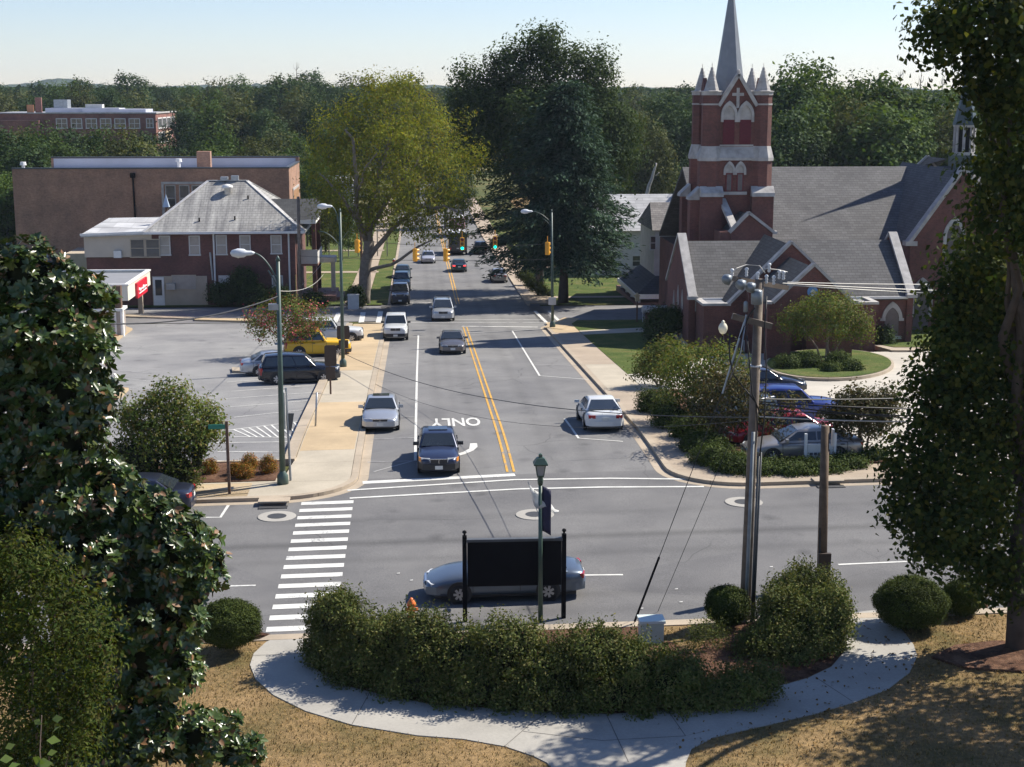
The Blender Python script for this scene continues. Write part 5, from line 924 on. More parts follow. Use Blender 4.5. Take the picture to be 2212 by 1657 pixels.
f0,f1=P(1161,1112,Yl),P(1140,1040,Yl); m=MB(); m.tube([f0+Vector((.05,0,-.1)),f1],.014,6); fs=thing('flag','white flag on a slanted pole fixed to the lantern post','flag',f0); m.build('flag_pole',WHS,fs)
pts_t=[(1142,1046),(1153,1058),(1164,1064),(1174,1070),(1185,1082),(1198,1100),(1207,1103)]; pts_b=[(1153,1092),(1158,1098),(1168,1098),(1178,1094),(1187,1102),(1198,1109),(1206,1106)]
m=MB(); vs=[]
for i,(p,q) in enumerate(zip(pts_t,pts_b)):
    for j in range(4): f=j/3; c=P(p[0]+(q[0]-p[0])*f,p[1]+(q[1]-p[1])*f,Yl+.08*math.sin(i*1.7+f)+.14-.16*f); vs.append(c)
m.add(vs,[(i*4+j,i*4+j+1,(i+1)*4+j+1,(i+1)*4+j) for i in range(6) for j in range(3)]); o=m.build('flag_cloth',FLAG,fs,True); so_=o.modifiers.new('s','SOLIDIFY'); so_.thickness=.006
# utility pole
g=G(1607,1346); Yu=g.y; top=P(1640,603,Yu); t=thing('utility_pole','tall wooden utility pole with transformers, fuse hoods and grey conduits','utility pole',g)
m=MB(); m.tube([g-Vector((0,0,.3)),top],[.165,.12],14); m.build('shaft',WOOD,t,True); ax=lambda py:P(1640-(py-603)*35/743,py,Yu)
a,b=P(1581,683,Yu-.2),P(1666,705,Yu-.2); m=MB(); m.bar(a,b,.12,.17); m.build('crossarm',WOOD,t)
a,b=P(1572,600,Yu-.25),P(1700,622,Yu+1.2); m=MB(); m.bar(a,b,.11,.14); m.build('crossarm',WOOD,t)
CONDU=M('dull zinc conduit',(.22,.24,.25),.65,.25,3)
HG=M('galvanised grey hood',(.22,.25,.27),.4,.15,3,metal=.3)
for px,py in ((1562,600),(1592,611),(1613,617)):
    q=P(px,py,Yu-.4); m=MB(); m.lathe([(.15,-.10),(.15,.02),(.11,.11),(.03,.15)],(0,0,0),12,ph=0)
    R=Matrix.Rotation(rad(-70),3,'Y')@Matrix.Identity(3); m.v=[tuple(R@Vector(v)+q+Vector((.1,0,-.05))) for v in m.v]; m.build('fuse_hood',HG,t,True)
for px,py,r,h in ((1634,642,.16,.42),(1610,663,.06,.3)): q=P(px,py,Yu-.36); m=MB(); m.lathe([(r*.8,-h*.5),(r,-h*.45),(r,h*.4),(r*.7,h*.5),(r*.1,h*.55)],q,14); m.build('transformer' if r>.15 else 'fuse_cutout',HG,t,True)
for px,py in ((1581,585),(1612,583),(1661,573),(1683,588),(1692,590),(1655,598),(1671,600),(1636,592)): q=P(px,py,Yu); m=MB(); m.lathe([(.03,-.2),(.05,-.16),(.03,-.12),(.05,-.08),(.03,-.04),(.06,.02),(.03,.06)],q,8); m.build('insulator',LAMPW,t,True)
m=MB(); m.tube([P(1572,598,Yu-.3),P(1590,580,Yu-.2),P(1612,572,Yu),P(1640,574,Yu),P(1652,590,Yu)],.016,5); m.tube([P(1650,580,Yu),P(1680,583,Yu),P(1700,588,Yu)],.016,5); m.build('jumper_wire',WIREL,t)
for dx,r in ((-.02,.055),(.16,.04),(.225,.03)):
    q0=ax(930); m=MB(); m.tube([Vector((q0.x+dx,Yu-.2,q0.z-(.0 if dx<0 else .6))),Vector((g.x+dx,Yu-.22,g.z))],r,8); m.build('conduit',CONDU if dx<.1 else DGRY,t,True)
for pts in ([(1576,720),(1575,770),(1583,810),(1612,845),(1632,870),(1636,930)],[(1612,725),(1616,760),(1624,850),(1640,890)],[(1655,640),(1650,720),(1655,800),(1650,905),(1640,985)],[(1630,665),(1618,680),(1597,730)],[(1610,690),(1600,760),(1575,820)]):
    m=MB(); m.tube([P(a,b,Yu-.3) for a,b in pts],.022,5); m.build('cable',WIRE if pts[0][0]!=1610 else STEEL,t,True)
m=MB(); m.tube([P(1612,680,Yu-.24),P(1560,850,Yu-.3)],.03,6); m.build('brace_rod',STEEL,t)
z=ax(748); m=MB(); m.lathe([(.18,-.02),(.18,.02)],ax(790),14); m.build('pole_band',LAMPW,t)
m=MB(); gp=G(1365,1356); p0=ax(640); m.tube([gp,p0],.012,5); tag(m.build('guy_wire',WIRE),'thin guy wire from the utility pole top down to the grass','guy wire','guy wires of the utility pole'); m=MB(); m.tube([gp+(p0-gp)*.02,gp+(p0-gp)*.22],.035,6); tag(m.build('guy_sleeve',BLK),'black sleeve round the foot of the guy wire','guy sleeve')
m=MB(); gp2=G(1420,1322); m.tube([gp2,ax(830)],.009,5); tag(m.build('guy_wire',WIRE),'second fainter guy wire attached lower on the utility pole','guy wire','guy wires of the utility pole')
for k,(pa,pb) in enumerate((((1700,610),(2240,612)),((1700,616),(2240,640)),((1690,612),(2240,632)))): wire('power_line','pale bare power line running right from the utility pole top',P(*pa,Yu),P(*pb,Yu+2),.05,.014,WIREL,group='bare power lines at the pole top')
for k,(pa,pb) in enumerate((((1640,868),(2240,880)),((1640,885),(2240,893)),((1640,872),(2240,915)),((1640,900),(2240,905)),((1642,862),(2240,842)))): wire('phone_cable','dark bundled cable running right from the middle of the utility pole',P(*pa,Yu),P(*pb,Yu+3),.12,.02,WIRE if k!=3 else WIREL,group='bundled cables at mid pole')
wire('phone_cable','thick black cable sagging across the street from the pavement lamp',P(745,765,gB.y),P(1622,902,Yu),1.0,.017); wire('phone_cable','thinner black cable sagging below the thick one over the street',P(748,795,gB.y),P(1622,908,Yu),1.5,.009)
wire('phone_cable','black cable running left from the corner lamp over the car park',P(601,640,gA.y),P(230,700,gA.y-14),.3,.025)
# short wooden pole with bracket, utility box
g=G(1774,1262); t=thing('short_pole','short brown wooden pole rising from the shrubs by the right path','pole',g); m=MB(); m.tube([g-Vector((0,0,.2)),P(1782,920,g.y)],[.17,.13],12); m.build('shaft',WOODD,t,True)
m=MB(); a,b=P(1776,1228,g.y-.2),P(1790,1250,g.y-.2); m.box(g.x-.2,g.x+.2,g.y-.26,g.y-.14,gz(g.x,g.y),P(1,1226,g.y).z); m.build('cable_guard',BRN_,t); m=MB(); m.tube([P(1770,1140,g.y-.15),P(1769,1262,g.y-.15)],.03,5); m.build('cable',WIRE,t)
m=MB(); m.box(P(1795,955,g.y).x,P(1799,955,g.y).x,g.y-.1,g.y+.05,P(1,990,g.y).z,P(1,952,g.y).z); m.build('marker',LAMPW,t)
g=G(1405,1392); t=thing('utility_cabinet','small pale green utility cabinet behind the long hedge','cabinet',g); m=MB(); m.box(g.x-.33,g.x+.33,g.y-.25,g.y+.25,g.z-.1,g.z+.72); m.build('body',MINT,t); m=MB(); m.box(g.x-.37,g.x+.37,g.y-.29,g.y+.29,g.z+.72,g.z+.80); m.build('lid',M('pale lid',(.58,.66,.62),.5,.05,3),t)
g=G(1760,1008); t=thing('church_sign','white framed church sign with dark lettering panels behind the junipers','sign',g); a,b=P(1744,960,g.y),P(1798,1000,g.y)
m=MB(); m.box(a.x,b.x,g.y,g.y+.1,b.z,a.z); m.build('panel',WHS,t); m=MB()
rng=random.Random(4)
for k in range(4):
    for j in range(5):
        if rng.random()<.75: x=a.x+.1+j*(b.x-a.x-.2)/5; z=b.z+.1+k*(a.z-b.z-.3)/4; m.box(x,x+.13,g.y-.012,g.y-.003,z,z+.1)
m.build('letter_tile',M('dark letter tile',(.06,.06,.08),.5,.1,4),t)
for x in (a.x-.12,b.x+.02): m=MB(); m.box(x,x+.1,g.y-.02,g.y+.12,g.z,a.z+.45); m.build('post',WHT,t)
# globe lamp, hydrants, cone, birdhouse post, roadside boxes
g=G(1561,800); t=thing('globe_lamp','cream globe lamp on a slim post in front of the church','street lamp',g); q=P(1561,709,g.y); m=MB(); m.tube([g,q-Vector((0,0,.3))],.05,8); m.build('post',BLK,t,True); m=MB(); m.lathe([(.1,-.36),(.2,-.28),(.29,-.05),(.28,.1),(.2,.26),(.1,.34),(.12,.4),(.02,.5)],q,14); m.build('globe',GLO,t,True)
def hydrant(label,g,body,cap):
    t=thing('fire_hydrant',label,'fire hydrant',g); m=MB(); m.lathe([(.16,0),(.16,.05),(.11,.07),(.11,.52),(.14,.54)],g,12); m.tube([g+Vector((-.2,0,.42)),g+Vector((.2,0,.42))],.06,8); m.build('barrel',body,t,True); m=MB(); m.lathe([(.14,.54),(.13,.62),(.07,.72),(.03,.78)],g,12); m.build('cap',cap,t,True)
q=G(868.5,573); hydrant('red fire hydrant with a white cap at the far kerb',Vector((XL-.35,q.y,gz(XL,q.y)+.1)),HYR,WHT); q=G(889,1352); hydrant('orange fire hydrant peeping over the long hedge',Vector((q.x,q.y,q.z+.1)),ORG,ORG)
g=G(1375,700); t=thing('birdhouse_post','small wooden birdhouse on a post beside the church lawn','birdhouse',g); m=MB(); m.box(g.x-.06,g.x+.06,g.y-.06,g.y+.06,g.z,g.z+1.9); m.build('post',BRN,t); m=MB(); m.box(g.x-.16,g.x+.16,g.y-.16,g.y+.16,g.z+1.9,g.z+2.35); m.prism([(g.x-.26,g.y-.2,g.z+2.33),(g.x+.26,g.y-.2,g.z+2.33),(g.x,g.y-.2,g.z+2.6)],(0,.4,0)); m.build('box',M('tan wood',(.5,.38,.22),.7,.15,3),t); m=MB(); m.box(g.x+.35,g.x+.6,g.y-.05,g.y,g.z+1.0,g.z+1.45); m.box(g.x+.45,g.x+.5,g.y-.04,g.y-.01,g.z,g.z+1.0); tag(m.build('small_sign',WHS),'small white sign just right of the birdhouse post','sign')
g=G(763,668); t=thing('utility_cabinet','pale grey roadside cabinet beside the slim brown pole','cabinet',g); m=MB(); m.box(g.x-.5,g.x+.5,g.y,g.y+.6,g.z-.1,g.z+1.25); m.build('body',M('pale grey cabinet',(.5,.5,.48),.5,.08,3),t); m=MB(); m.box(g.x-.54,g.x+.54,g.y-.04,g.y+.64,g.z+1.25,g.z+1.33); m.build('lid',WHS,t)
# ================================================================ VEGETATION
BARK=M('grey bark',(.17,.145,.12),.9,.3,3,bump=.4); BARKD=M('dark bark',(.07,.055,.045),.9,.3,3,bump=.4); BARKP=M('pale crape bark',(.24,.17,.13),.8,.25,4); DEAD=M('bleached dead wood',(.36,.34,.31),.9,.2,3)
L_OAK=leafmat('yellow green oak leaves',[(.095,.14,.02),(.16,.195,.026),(.225,.23,.032),(.135,.17,.022),(.21,.165,.04)],.72,.42,.10,.3)
L_DARK=leafmat('dark oak leaves',[(.025,.05,.018),(.045,.075,.025),(.07,.10,.03)],.72,.3,.10,.3)
L_CED=leafmat('cedar needles',[(.022,.05,.034),(.038,.078,.05),(.06,.105,.065)],.72,.15,.10,.35)
L_MAG=leafmat('glossy magnolia leaves',[(.026,.054,.012),(.042,.076,.016),(.062,.095,.02),(.08,.088,.022)],.30,.10,.5,.6); L_MAGB=M('brown leaf underside',(.16,.08,.03),.6,.2,4); FRUIT=M('magnolia seed cone',(.42,.22,.09),.7,.3,12)
L_FINE=leafmat('fine yellow green leaves',[(.032,.06,.013),(.055,.085,.017),(.085,.105,.024),(.065,.06,.018)],.72,.35,.10,1.2)
L_MAPLE=leafmat('dark broad leaves',[(.02,.04,.012),(.034,.058,.015),(.055,.08,.018),(.10,.105,.018)],.72,.34,.10,.5)
L_MYR=leafmat('crape myrtle leaves',[(.07,.11,.025),(.10,.145,.035),(.135,.16,.04),(.17,.13,.045)],.72,.3,.10,.8); L_MYRD=leafmat('dusky myrtle leaves',[(.05,.058,.025),(.075,.075,.03),(.10,.07,.035)],.75,.25,.15,.8); L_PINK=M('pink red blossom',(.40,.045,.06),.7,.25,6)
L_HED=leafmat('hedge leaves',[(.05,.075,.02),(.082,.11,.03),(.12,.138,.042),(.15,.14,.055)],.72,.2,.10,.9); L_BOX=leafmat('clipped box leaves',[(.03,.05,.012),(.055,.08,.018),(.085,.105,.025)],.72,.2,.10,1.2)
L_JUN=leafmat('juniper sprays',[(.035,.06,.015),(.06,.09,.022),(.09,.115,.03)],.72,.15,.10,.8); L_NAN=leafmat('orange green nandina leaves',[(.09,.11,.02),(.22,.15,.03),(.36,.12,.03),(.14,.14,.03)],.72,.3,.10,3)
L_W1=leafmat('woodland leaves',[(.026,.054,.022),(.042,.078,.03),(.066,.10,.036)],.72,.25,.10,.12); L_W2=leafmat('bright woodland leaves',[(.04,.08,.022),(.068,.115,.03),(.10,.145,.04)],.72,.3,.10,.12); L_W3=leafmat('olive woodland leaves',[(.05,.068,.022),(.075,.092,.032),(.105,.11,.038)],.72,.25,.10,.12)
def rs(seed): return np.random.default_rng(seed)
def unit(a): return a/np.maximum(np.linalg.norm(a,axis=1,keepdims=True),1e-6)
def leafmesh(name,Cn,N,size,asp,mats,parent,r,var=.3,droop=0,fold=.12,mi=None,long_=None):
    n=len(Cn); N=unit(N+r.normal(0,.45,(n,3))); t=r.normal(0,1,(n,3)) if long_ is None else long_+r.normal(0,.25,(n,3)); t[:,2]-=droop
    a=unit(t-N*(t*N).sum(1,keepdims=True)); b=np.cross(N,a); s=(size*(1+r.uniform(-var,var,n)))[:,None]
    V=np.stack([Cn-a*s*.5,Cn+b*s*asp*.5-a*s*.05+N*s*fold,Cn+a*s*.5,Cn-b*s*asp*.5-a*s*.05+N*s*fold],1).reshape(-1,3)-np.array(wloc(parent))
    me=bpy.data.meshes.new(name); me.vertices.add(4*n); me.vertices.foreach_set('co',V.astype(np.float32).ravel()); me.loops.add(4*n); me.loops.foreach_set('vertex_index',np.arange(4*n,dtype=np.int32))
    me.polygons.add(n); me.polygons.foreach_set('loop_start',np.arange(0,4*n,4,dtype=np.int32)); 
    for m in (mats if isinstance(mats,list) else [mats]): me.materials.append(m)
    if mi is not None: me.polygons.foreach_set('material_index',mi.astype(np.int32))
    me.update(calc_edges=True); me.validate(); o=bpy.data.objects.new(name,me); COL.objects.link(o)
    if parent: o.parent=parent
    return o
def sample(blobs,n,k,rc,r,shell=.72,up=.25,flat=1.0,lump=.2):
    B=np.array([b for b in blobs],float); wgt=(B[:,3]*B[:,5]+B[:,3]*B[:,4]+B[:,4]*B[:,5]); i=r.choice(len(B),n,p=wgt/wgt.sum())
    d=unit(r.normal(0,1,(n,3))+np.array([0,0,up])); q=shell+(1-shell)*np.sqrt(r.uniform(0,1,n)); ph=r.uniform(0,6,len(B))[i]
    q*=1+lump*np.sin(5*d[:,0]+ph)*np.sin(4*d[:,1]+1.7*ph)+lump*.7*np.sin(9*d[:,2]+ph)
    c=B[i,:3]+d*B[i,3:6]*q[:,None]
    # drop clumps deep inside another blob
    ins=np.zeros(n)
    for b in B: ins+=((((c-b[:3])/b[3:6])**2).sum(1)<.5)
    keep=(ins==0)|(r.uniform(0,1,n)<.25); c,d=c[keep],d[keep]; m=len(c)
    kk=np.repeat(np.arange(m),k); off=r.normal(0,rc,(len(kk),3)); off[:,2]*=flat
    return c[kk]+off, unit(d[kk]*.6+off/rc*.35+np.array([0,0,.35])), c
def PB(lst,Y,dz=1.0):
    out=[]
    for b in lst:
        px,py,rx,ry=b[:4]; dy=b[4] if len(b)>4 else 0; p=P(px,py,Y+dy); q=P(px+rx,py,Y+dy); u=P(px,py-ry,Y+dy); ax_=(q-p).length; az=(u-p).length; out.append((p.x,p.y,p.z,ax_,(b[5] if len(b)>5 else ax_*dz),az))
    return out
def limbs(parent,lst,mat,name='trunk'):
    for pts,r0,r1 in lst:
        n=len(pts); m=MB(); m.tube(pts,[r0+(r1-r0)*i/(n-1) for i in range(n)],8); m.build(name,mat,parent,True); name='limb'
def smooth_path(pts,rng,j=.06):
    out=[Vector(pts[0])]
    for a,b in zip(pts[:-1],pts[1:]):
        a,b=Vector(a),Vector(b); L=(b-a).length
        for f in (.33,.67,1.0): out.append(a+(b-a)*f+(Vector((rng.normal(0,j),rng.normal(0,j),rng.normal(0,j)))*L if f<1 else Vector((0,0,0))))
    return out
def auto_limbs(parent,base,blobs,mat,r0,seed,fork=.35,n=7):
    r=rs(seed); B=sorted(blobs,key=lambda b:-b[3]*b[5])[:n]; top=max(b[2] for b in blobs); f=Vector((base.x,base.y,base.z+(top-base.z)*fork))
    limbs(parent,[(smooth_path([base-Vector((0,0,.3)),f],r,.02),r0,r0*.75)],mat)
    limbs(parent,[(smooth_path([f,(f+Vector(b[:3]))/2+Vector((0,0,.1*b[5])),Vector(b[:3])+Vector((0,0,b[5]*.4))],r,.05),r0*.55,r0*.1) for b in B],mat,'limb')
def plant(name,label,cat,base,blobs,mats,n,k,rc,size,asp,seed,bark=None,r0=.1,fork=.35,group=None,part='crown',shell=.72,limbn=7,lump=.2,**kw):
    t=thing(name,label,cat,base,group); r=rs(seed); Cn,N,c=sample(blobs,n,k,rc,r,shell,lump=lump); g=np.array([gz(x,y)+.08 for x,y in Cn[:,:2]]); ok=Cn[:,2]>g; Cn,N=Cn[ok],N[ok]
    leafmesh(part,Cn,N,size,asp,mats,t,r,**kw)
    if bark: auto_limbs(t,Vector(base),blobs,bark,r0,seed,fork,limbn)
    return t
CORE=M('dark light blocker',(.022,.024,.012),.95,.3,5,spec=.05)  # dark colour for the solid cores added to keep light out of bushes
def core(t,bl,k,nm='light_blocking_core'):  # ellipsoids added inside the foliage to block light and close see-through gaps
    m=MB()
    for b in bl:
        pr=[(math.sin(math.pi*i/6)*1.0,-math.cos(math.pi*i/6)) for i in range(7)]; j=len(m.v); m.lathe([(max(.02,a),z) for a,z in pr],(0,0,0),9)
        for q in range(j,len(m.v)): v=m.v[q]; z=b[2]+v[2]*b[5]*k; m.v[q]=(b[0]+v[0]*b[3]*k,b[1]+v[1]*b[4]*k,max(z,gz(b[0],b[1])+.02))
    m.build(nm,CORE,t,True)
# ---- yellow green street oak
g=G(786,657); Y=g.y
bl=PB([(845,245,95,60),(770,275,70,50),(925,300,75,70,1),(840,345,120,75,-2),(735,350,60,55),(955,385,55,60),(775,420,75,45,-1),(895,425,85,45,-2),(950,465,45,28,-3),(1030,345,32,22,-2),(700,300,32,32),(810,195,45,24),(868,182,30,18),(700,395,35,35),(990,430,28,30,-3),(720,440,45,30),(820,470,60,24,-1),(940,505,40,16,-4),(985,490,30,18,-5),(895,490,40,20,-3),(740,480,34,22,-2),(850,455,60,30,-3),(1000,455,22,22,-4)],Y,.9)
t=thing('oak_tree','large yellow green oak with bare grey limbs at the left pavement','tree',g); r=rs(3); Cn,N,c=sample(bl,2700,17,.5,r,.5,lump=.45); leafmesh('crown',Cn,N,.30,.42,L_OAK,t,r,droop=.9)
W_=lambda *p:[P(a,b,Y+(c if c else 0)) for a,b,c in [(q+(0,))[:3] if len(q)==2 else q for q in p]]
r=rs(5)
limbs(t,[(smooth_path([g-Vector((0,0,.3)),P(788,590,Y),P(797,520,Y)],r,.015),.62,.48),(smooth_path([P(797,525,Y),P(800,450,Y),P(818,370,Y),P(850,280,Y)],r,.03),.4,.1),
 (smooth_path([P(795,560,Y),P(850,490,Y-1),P(915,448,Y-3),P(960,445,Y-4),P(1000,462,Y-5)],r,.02),.26,.07),(smooth_path([P(795,585,Y),P(845,572,Y-1),P(900,535,Y-3),P(930,520,Y-4)],r,.02),.2,.06),
 (smooth_path([P(790,520,Y),P(768,450,Y-2),P(770,375,Y-3),P(762,300,Y-3),P(745,280,Y-3)],r,.02),.28,.08),(smooth_path([P(797,500,Y),P(850,410,Y-2),P(905,340,Y-2)],r,.03),.25,.07),(smooth_path([P(780,500,Y-1),P(735,420,Y-2),P(690,375,Y-2)],r,.03),.22,.06),(smooth_path([P(772,410,Y-3),P(790,360,Y-4),P(815,330,Y-4)],r,.03),.15,.05)],BARK)
# ---- dark oak behind the cedar and the drooping cedar
g2=G(1162,640); Y2=g2.y+9
bl=PB([(1050,215,60,55),(1100,150,45,38),(1172,110,36,42),(1228,160,55,45),(1285,190,44,46),(1130,245,105,70),(1050,290,60,50),(1325,280,42,50),(1240,270,95,75),(1010,250,35,50),(1090,330,90,60),(1190,85,20,20),(1300,130,16,26),(1010,165,28,25),(1300,330,80,70),(1120,110,20,20)],Y2,.8)
plant('oak_tree','tall dark green oak rising behind the drooping cedar','tree',G(1165,628),bl,L_DARK,4600,18,.6,.33,.6,11,BARKD,.45,.3,lump=.3)
g=G(1216,655); Y=g.y; t=thing('cedar_tree','dark drooping cedar with layered branches by the far right pavement','tree',g); r=rs(21); pts=[];nn=[];lg=[]
top=P(1232,180,Y).z; H_=top-g.z; zb=g.z+3.6; axx=lambda z:g.x+(z-g.z)*.02
nb=190
for i in range(nb):
    f=(i+.5)/nb; z=zb+(top-zb)*f**1.05; a=i*2.399+r.normal(0,.2); Lb=(8.9*(1-f)**.66+.5)*r.uniform(.72,1.12)*(1-.17*math.cos(a))
    if f<.12: Lb*=.75
    d=np.array([math.cos(a),math.sin(a)]); m=int(5+Lb*3.2)
    for j in range(m):
        s=(j+.6)/m; rr=Lb*s; zz=z+.9*s-1.9*s*s*(.6+.5*(1-f)); cx,cy=axx(z)+d[0]*rr,g.y+d[1]*rr
        for q in range(15):
            w_=.25+.55*s*(1-s)*2.2+.2; o=r.normal(0,1,3)*np.array([w_,w_,.16]); pts.append((cx+o[0],cy+o[1],zz+o[2]-abs(o[0])*.18)); nn.append((d[0]*.25,d[1]*.25,1)); lg.append((d[0]+o[0]*.5,d[1]+o[1]*.5,-.35))
leafmesh('crown',np.array(pts),np.array(nn),.46,.34,L_CED,t,r,long_=np.array(lg)); limbs(t,[([g-Vector((0,0,.3)),g+Vector((.05,0,3)),g+Vector((.3,0,H_*.6)),g+Vector((.3,0,H_*.97))],.55,.04)],BARKD)
# ---- magnolia in the left foreground
Ym=26.5
mb_=[(60,590,75,65),(130,625,65,55),(205,645,48,38),(90,720,140,85),(185,765,60,60),(120,850,120,95),(205,850,48,48),(100,960,130,85),(190,905,45,38),(120,1080,140,95),(230,1060,75,60),(330,1115,70,55),(180,1200,170,100),(370,1190,100,75),(420,1235,58,58),(280,1310,145,95),(390,1335,52,58),(330,1420,98,75),(385,1460,52,48),(180,1480,140,100),(300,1575,100,70),(435,1592,75,52),(522,1632,42,36),(150,1640,150,70),(-40,800,120,200),(-40,1200,120,250)]
bl=PB(mb_,Ym,.85); gm=Vector((P(150,1200,Ym).x,Ym+.3,gz(-8,Ym))); t=thing('magnolia_tree','large glossy dark green magnolia with tan seed cones filling the left foreground','tree',gm); r=rs(8)
Cn,N,c=sample(bl,6600,1,.01,r,.72,up=.2,lump=.16); k=9
ax_=unit(N+r.normal(0,.25,N.shape)+np.array([.1,-.25,.2])); u=unit(np.cross(ax_,r.normal(0,1,ax_.shape))); v=np.cross(ax_,u); P_=[];N2=[];L2=[]
for q in range(k):
    an=q*2.4; el=r.uniform(.15,.85,len(Cn))[:,None]; d=unit((u*math.cos(an)+v*math.sin(an))*(1-el*.55)+ax_*el); P_.append(Cn+d*.1); N2.append(ax_*1.0+d*-.35); L2.append(d)
P_=np.concatenate(P_);N2=unit(np.concatenate(N2));L2=unit(np.concatenate(L2)); n=len(P_); N2=unit(N2+r.normal(0,.12,N2.shape)); b=unit(np.cross(N2,L2)); a=unit(np.cross(b,N2)); s=r.uniform(.12,.195,n)[:,None]
V=np.stack([P_-a*s*.5,P_+b*s*.23-a*s*.18+N2*s*.05,P_+b*s*.23+a*s*.2+N2*s*.05,P_+a*s*.55-N2*s*.06,P_-b*s*.23+a*s*.2+N2*s*.05,P_-b*s*.23-a*s*.18+N2*s*.05],1).reshape(-1,3)-np.array(gm)
me=bpy.data.meshes.new('crown'); idx=np.arange(n)*6; F_=np.stack([idx,idx+1,idx+2,idx+3,idx,idx+3,idx+4,idx+5],1).reshape(-1,4)
me.vertices.add(6*n); me.vertices.foreach_set('co',V.astype(np.float32).ravel()); me.loops.add(8*n); me.loops.foreach_set('vertex_index',F_.astype(np.int32).ravel()); me.polygons.add(2*n); me.polygons.foreach_set('loop_start',np.arange(0,8*n,4,dtype=np.int32)); me.materials.append(L_MAG); me.materials.append(L_MAGB)
me.polygons.foreach_set('material_index',np.repeat((r.uniform(0,1,n)<.07).astype(np.int32),2)); me.update(calc_edges=True); me.shade_smooth(); o=bpy.data.objects.new('crown',me); COL.objects.link(o); o.parent=t
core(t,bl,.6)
front=[i for i in range(len(c)) if c[i][1]<Ym+.25]; sel=r.choice(front,min(95,len(front)),replace=False)
cone=MB(); cone.lathe([(.01,-.055),(.026,-.04),(.033,0),(.026,.04),(.008,.06)],(0,0,0),8); o=cone.build('seed_cone',FRUIT,t,True); 
for v in o.data.vertices: v.co+=gm
for i,q in enumerate(sel):
    o2=o if i==0 else o.copy()
    if i: COL.objects.link(o2)
    o2.location=Vector(c[q])-gm+Vector((0,-.08,.06)); o2.rotation_euler=(r.uniform(-.6,.6),r.uniform(-.6,.6),0)
auto_limbs(t,gm,bl,BARKD,.28,5,.3,12)
# fine leaved shrub in front of it, broad leaved twig at the corner
Ys=21.5; bl=PB([(40,1210,60,60),(60,1260,85,75),(120,1350,115,85),(80,1450,115,95),(60,1560,105,90),(195,1430,55,65),(170,1540,60,60),(-40,1350,80,150),(90,1640,120,70)],Ys,.8)
plant('myrtle_shrub','fine leaved yellow green shrub in front of the magnolia at the left edge','shrub',Vector((P(60,1400,Ys).x,Ys,gz(-8,Ys))),bl,L_FINE,1500,14,.16,.085,.42,14,BARKP,.05,.4,shell=.5)
Yt=17.5; t=thing('leafy_twig','light green twig with round leaves in the bottom left corner','twig',P(85,1660,Yt)); pr=[(124,1552),(121,1576),(116,1600),(113,1626),(82,1560),(96,1650),(22,1612),(14,1640),(30,1655),(84,1642)]; r=rs(2); m=MB()
m.tube([P(88,1680,Yt),P(86,1620,Yt),P(90,1545,Yt)],.006,5); m.build('stem',BARKP,t); c=np.array([P(a,b,Yt) for a,b in pr]); leafmesh('leaves',c,np.tile([.2,-.8,.6],(len(c),1)),.17,.75,leafmat('round pale leaves',[(.09,.15,.035),(.14,.19,.05)],.4,.3,.4,2),t,r,long_=np.tile([1.0,0,-.15],(len(c),1)))
# ---- big tree on the right, and its neighbour outside the view whose shade falls on the lawn
gr_=G(2195,1408); Yr=gr_.y
rb=[(2150,40,125,75,-4),(2055,60,52,42,-4),(2020,100,34,32,-4),(1990,50,24,18,-4),(2180,160,100,75,-3.8),(2100,150,38,36,-3.8),(2185,265,66,75,-3.4),(2200,375,92,80,-2.8),(2165,480,82,66,-1.8),(2105,560,58,48,-.5),(2175,640,110,85),(2060,650,52,52),(2048,745,52,52),(2150,760,110,80),(2035,832,55,42),(1978,832,28,20),(2120,880,110,75),(2005,925,45,42),(1982,992,50,36),(1938,985,20,15),(2100,1000,110,75),(1960,1042,38,26),(2080,1110,110,62),(1970,1104,50,25),(1926,1106,18,10),(2050,1190,72,40),(1992,1182,34,28),(2150,1215,62,45),(2160,1275,40,28),(2270,900,70,200),(2290,420,80,180,-3.5)]
bl=PB(rb,Yr,.9); plant('sweetgum_tree','big dark broad leaved tree with yellowing edge leaves at the right edge','tree',gr_,bl,L_MAPLE,4700,12,.26,.165,.8,31,BARKD,.33,.3,lump=.26,limbn=12,shell=.5,droop=.4)
gn=Vector((24,36,gz(24,36))); nbk=[(24,36,gn.z+9.5,4.4,3.4,3),(21.5,36.5,gn.z+8,2.6,2.6,2),(24,33.5,gn.z+7.5,4,2.8,2.2),(27,36,gn.z+8,3.5,3,2.6)]
plant('shade_tree','broad leaved tree standing right of the lawn, seen by its dappled shade','tree',gn,nbk,L_MAPLE,1300,12,.35,.24,.8,32,BARKD,.3,.4)
gn=Vector((23,32.5,gz(23,32.5))); nbk=[(22.5,33,gn.z+9.5,3.4,3,2.4),(20.5,34,gn.z+9,2.2,2.2,1.6),(24.5,31.5,gn.z+8.5,3,3,2.2)]
plant('shade_tree','second broad leaved tree right of the lawn, seen by its dappled shade','tree',gn,nbk,L_MAPLE,1000,12,.35,.24,.8,33,BARKD,.3,.4)
